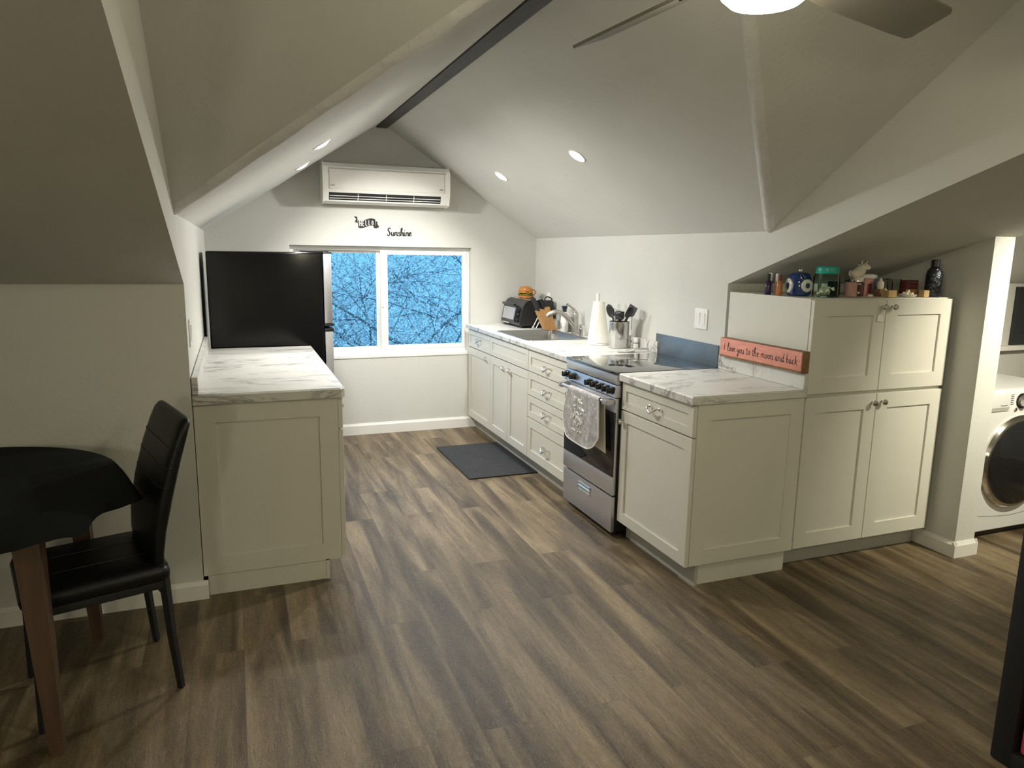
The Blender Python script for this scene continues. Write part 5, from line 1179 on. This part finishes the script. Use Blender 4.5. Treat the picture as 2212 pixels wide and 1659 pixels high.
tree('garden_tree', 'pale leafed tree filling the left window pane', (0.5, 8.3, -2.5), 3.0, 0.34, 5, 26000, 0)
tree('garden_tree', 'leafy tree with dark arching branches in the right window pane', (2.9, 8.6, -2.5), 3.0, 0.34, 9, 26000, 0)
tree('garden_tree', 'dense tree standing farther back behind the two nearer trees', (2.0, 11.5, -2.5), 4.2, 0.55, 21, 16000, 0)

# ------------------------------------------------------------------ lamps
def spot(name, loc, power, size, blend, col, rad=0.03, d=(0, 0, -1)):
    ld = bpy.data.lights.new(name, 'SPOT'); ld.energy = power; ld.spot_size = math.radians(size); ld.spot_blend = blend; ld.color = col; ld.shadow_soft_size = rad
    o = bpy.data.objects.new(name, ld); COL.objects.link(o); o.location = loc; o.rotation_euler = Vector(d).to_track_quat('-Z', 'Y').to_euler()
for k, (p, nn) in enumerate(CANS):
    spot('downlight_beam', p, CANW, CANA, CANB, (1.0, 0.98, 0.935), 0.035, nn)
# recessed light in the low ceiling in front of the washer, right of the view
x_, y_ = 3.25, 0.75; nn_ = Vector((0, -0.333, -1)).normalized(); t = thing('recessed_light', 'recessed downlight in the low ceiling in front of the washer', 'recessed light', (x_, y_, s1(y_)), 0)
T_ = Matrix((Vector((1, 0, 0)), nn_.cross(Vector((1, 0, 0))), nn_)).transposed().to_4x4()
m = MB(T_); m.lathe([(0.056, -0.002), (0.056, 0.003), (0.051, 0.006), (0.043, 0.004), (0.040, 0.001), (0.0405, -0.002)], (0, 0, 0), 32); m.build('trim_ring', M['trim'], t)
m = MB(T_); m.lathe([(0.0, 0.0), (0.041, 0.0), (0.041, 0.0022), (0.0, 0.0026)], (0, 0, 0), 28); m.build('lens', M['can'], t)
spot('laundry_beam', Vector((x_, y_, s1(y_)))+nn_*0.03, WASHW, 88, 1.0, (1.0, 0.94, 0.76), 0.035, (0.15, 1.09, -1.05))
# unseen fill lamps behind the viewer, added to brighten surfaces facing them
for x, y, lab in ((1.6, -2.3, 'unseen fill lamp added over the rear of the room'), (3.6, -2.3, 'unseen fill lamp added over the rear right corner')):
    t = thing('fill_lamp', lab, 'added fill lamp', (x, y, TOP), 0, 'added fill lamps behind the viewer')
    MB().lathe([(0.0, 0.0), (0.17, 0.0), (0.17, -0.02), (0.15, -0.03), (0.0, -0.03)], (0, 0, 0), 32).build('base', M['trim'], t)
    MB().lathe([(0.15, -0.025), (0.15, -0.05), (0.11, -0.075), (0.0, -0.085)], (0, 0, 0), 32).build('diffuser', M['lamp'], t)

t = thing('floor_lamp', 'white globe floor lamp standing in the rear left part of the room', 'floor lamp', (-1.55, -2.3, 0))
MB().lathe([(0.0, 0), (0.15, 0), (0.15, 0.015), (0.02, 0.025), (0.0, 0.025)], (0, 0, 0), 28).build('base', M['bmatte'], t)
MB().cyl((0, 0, 0.02), (0, 0, 1.52), 0.011, None, 12).build('pole', M['bmatte'], t)
MB().ball((0, 0, 1.64), 0.13, 24).build('globe', M['floorlamp'], t)
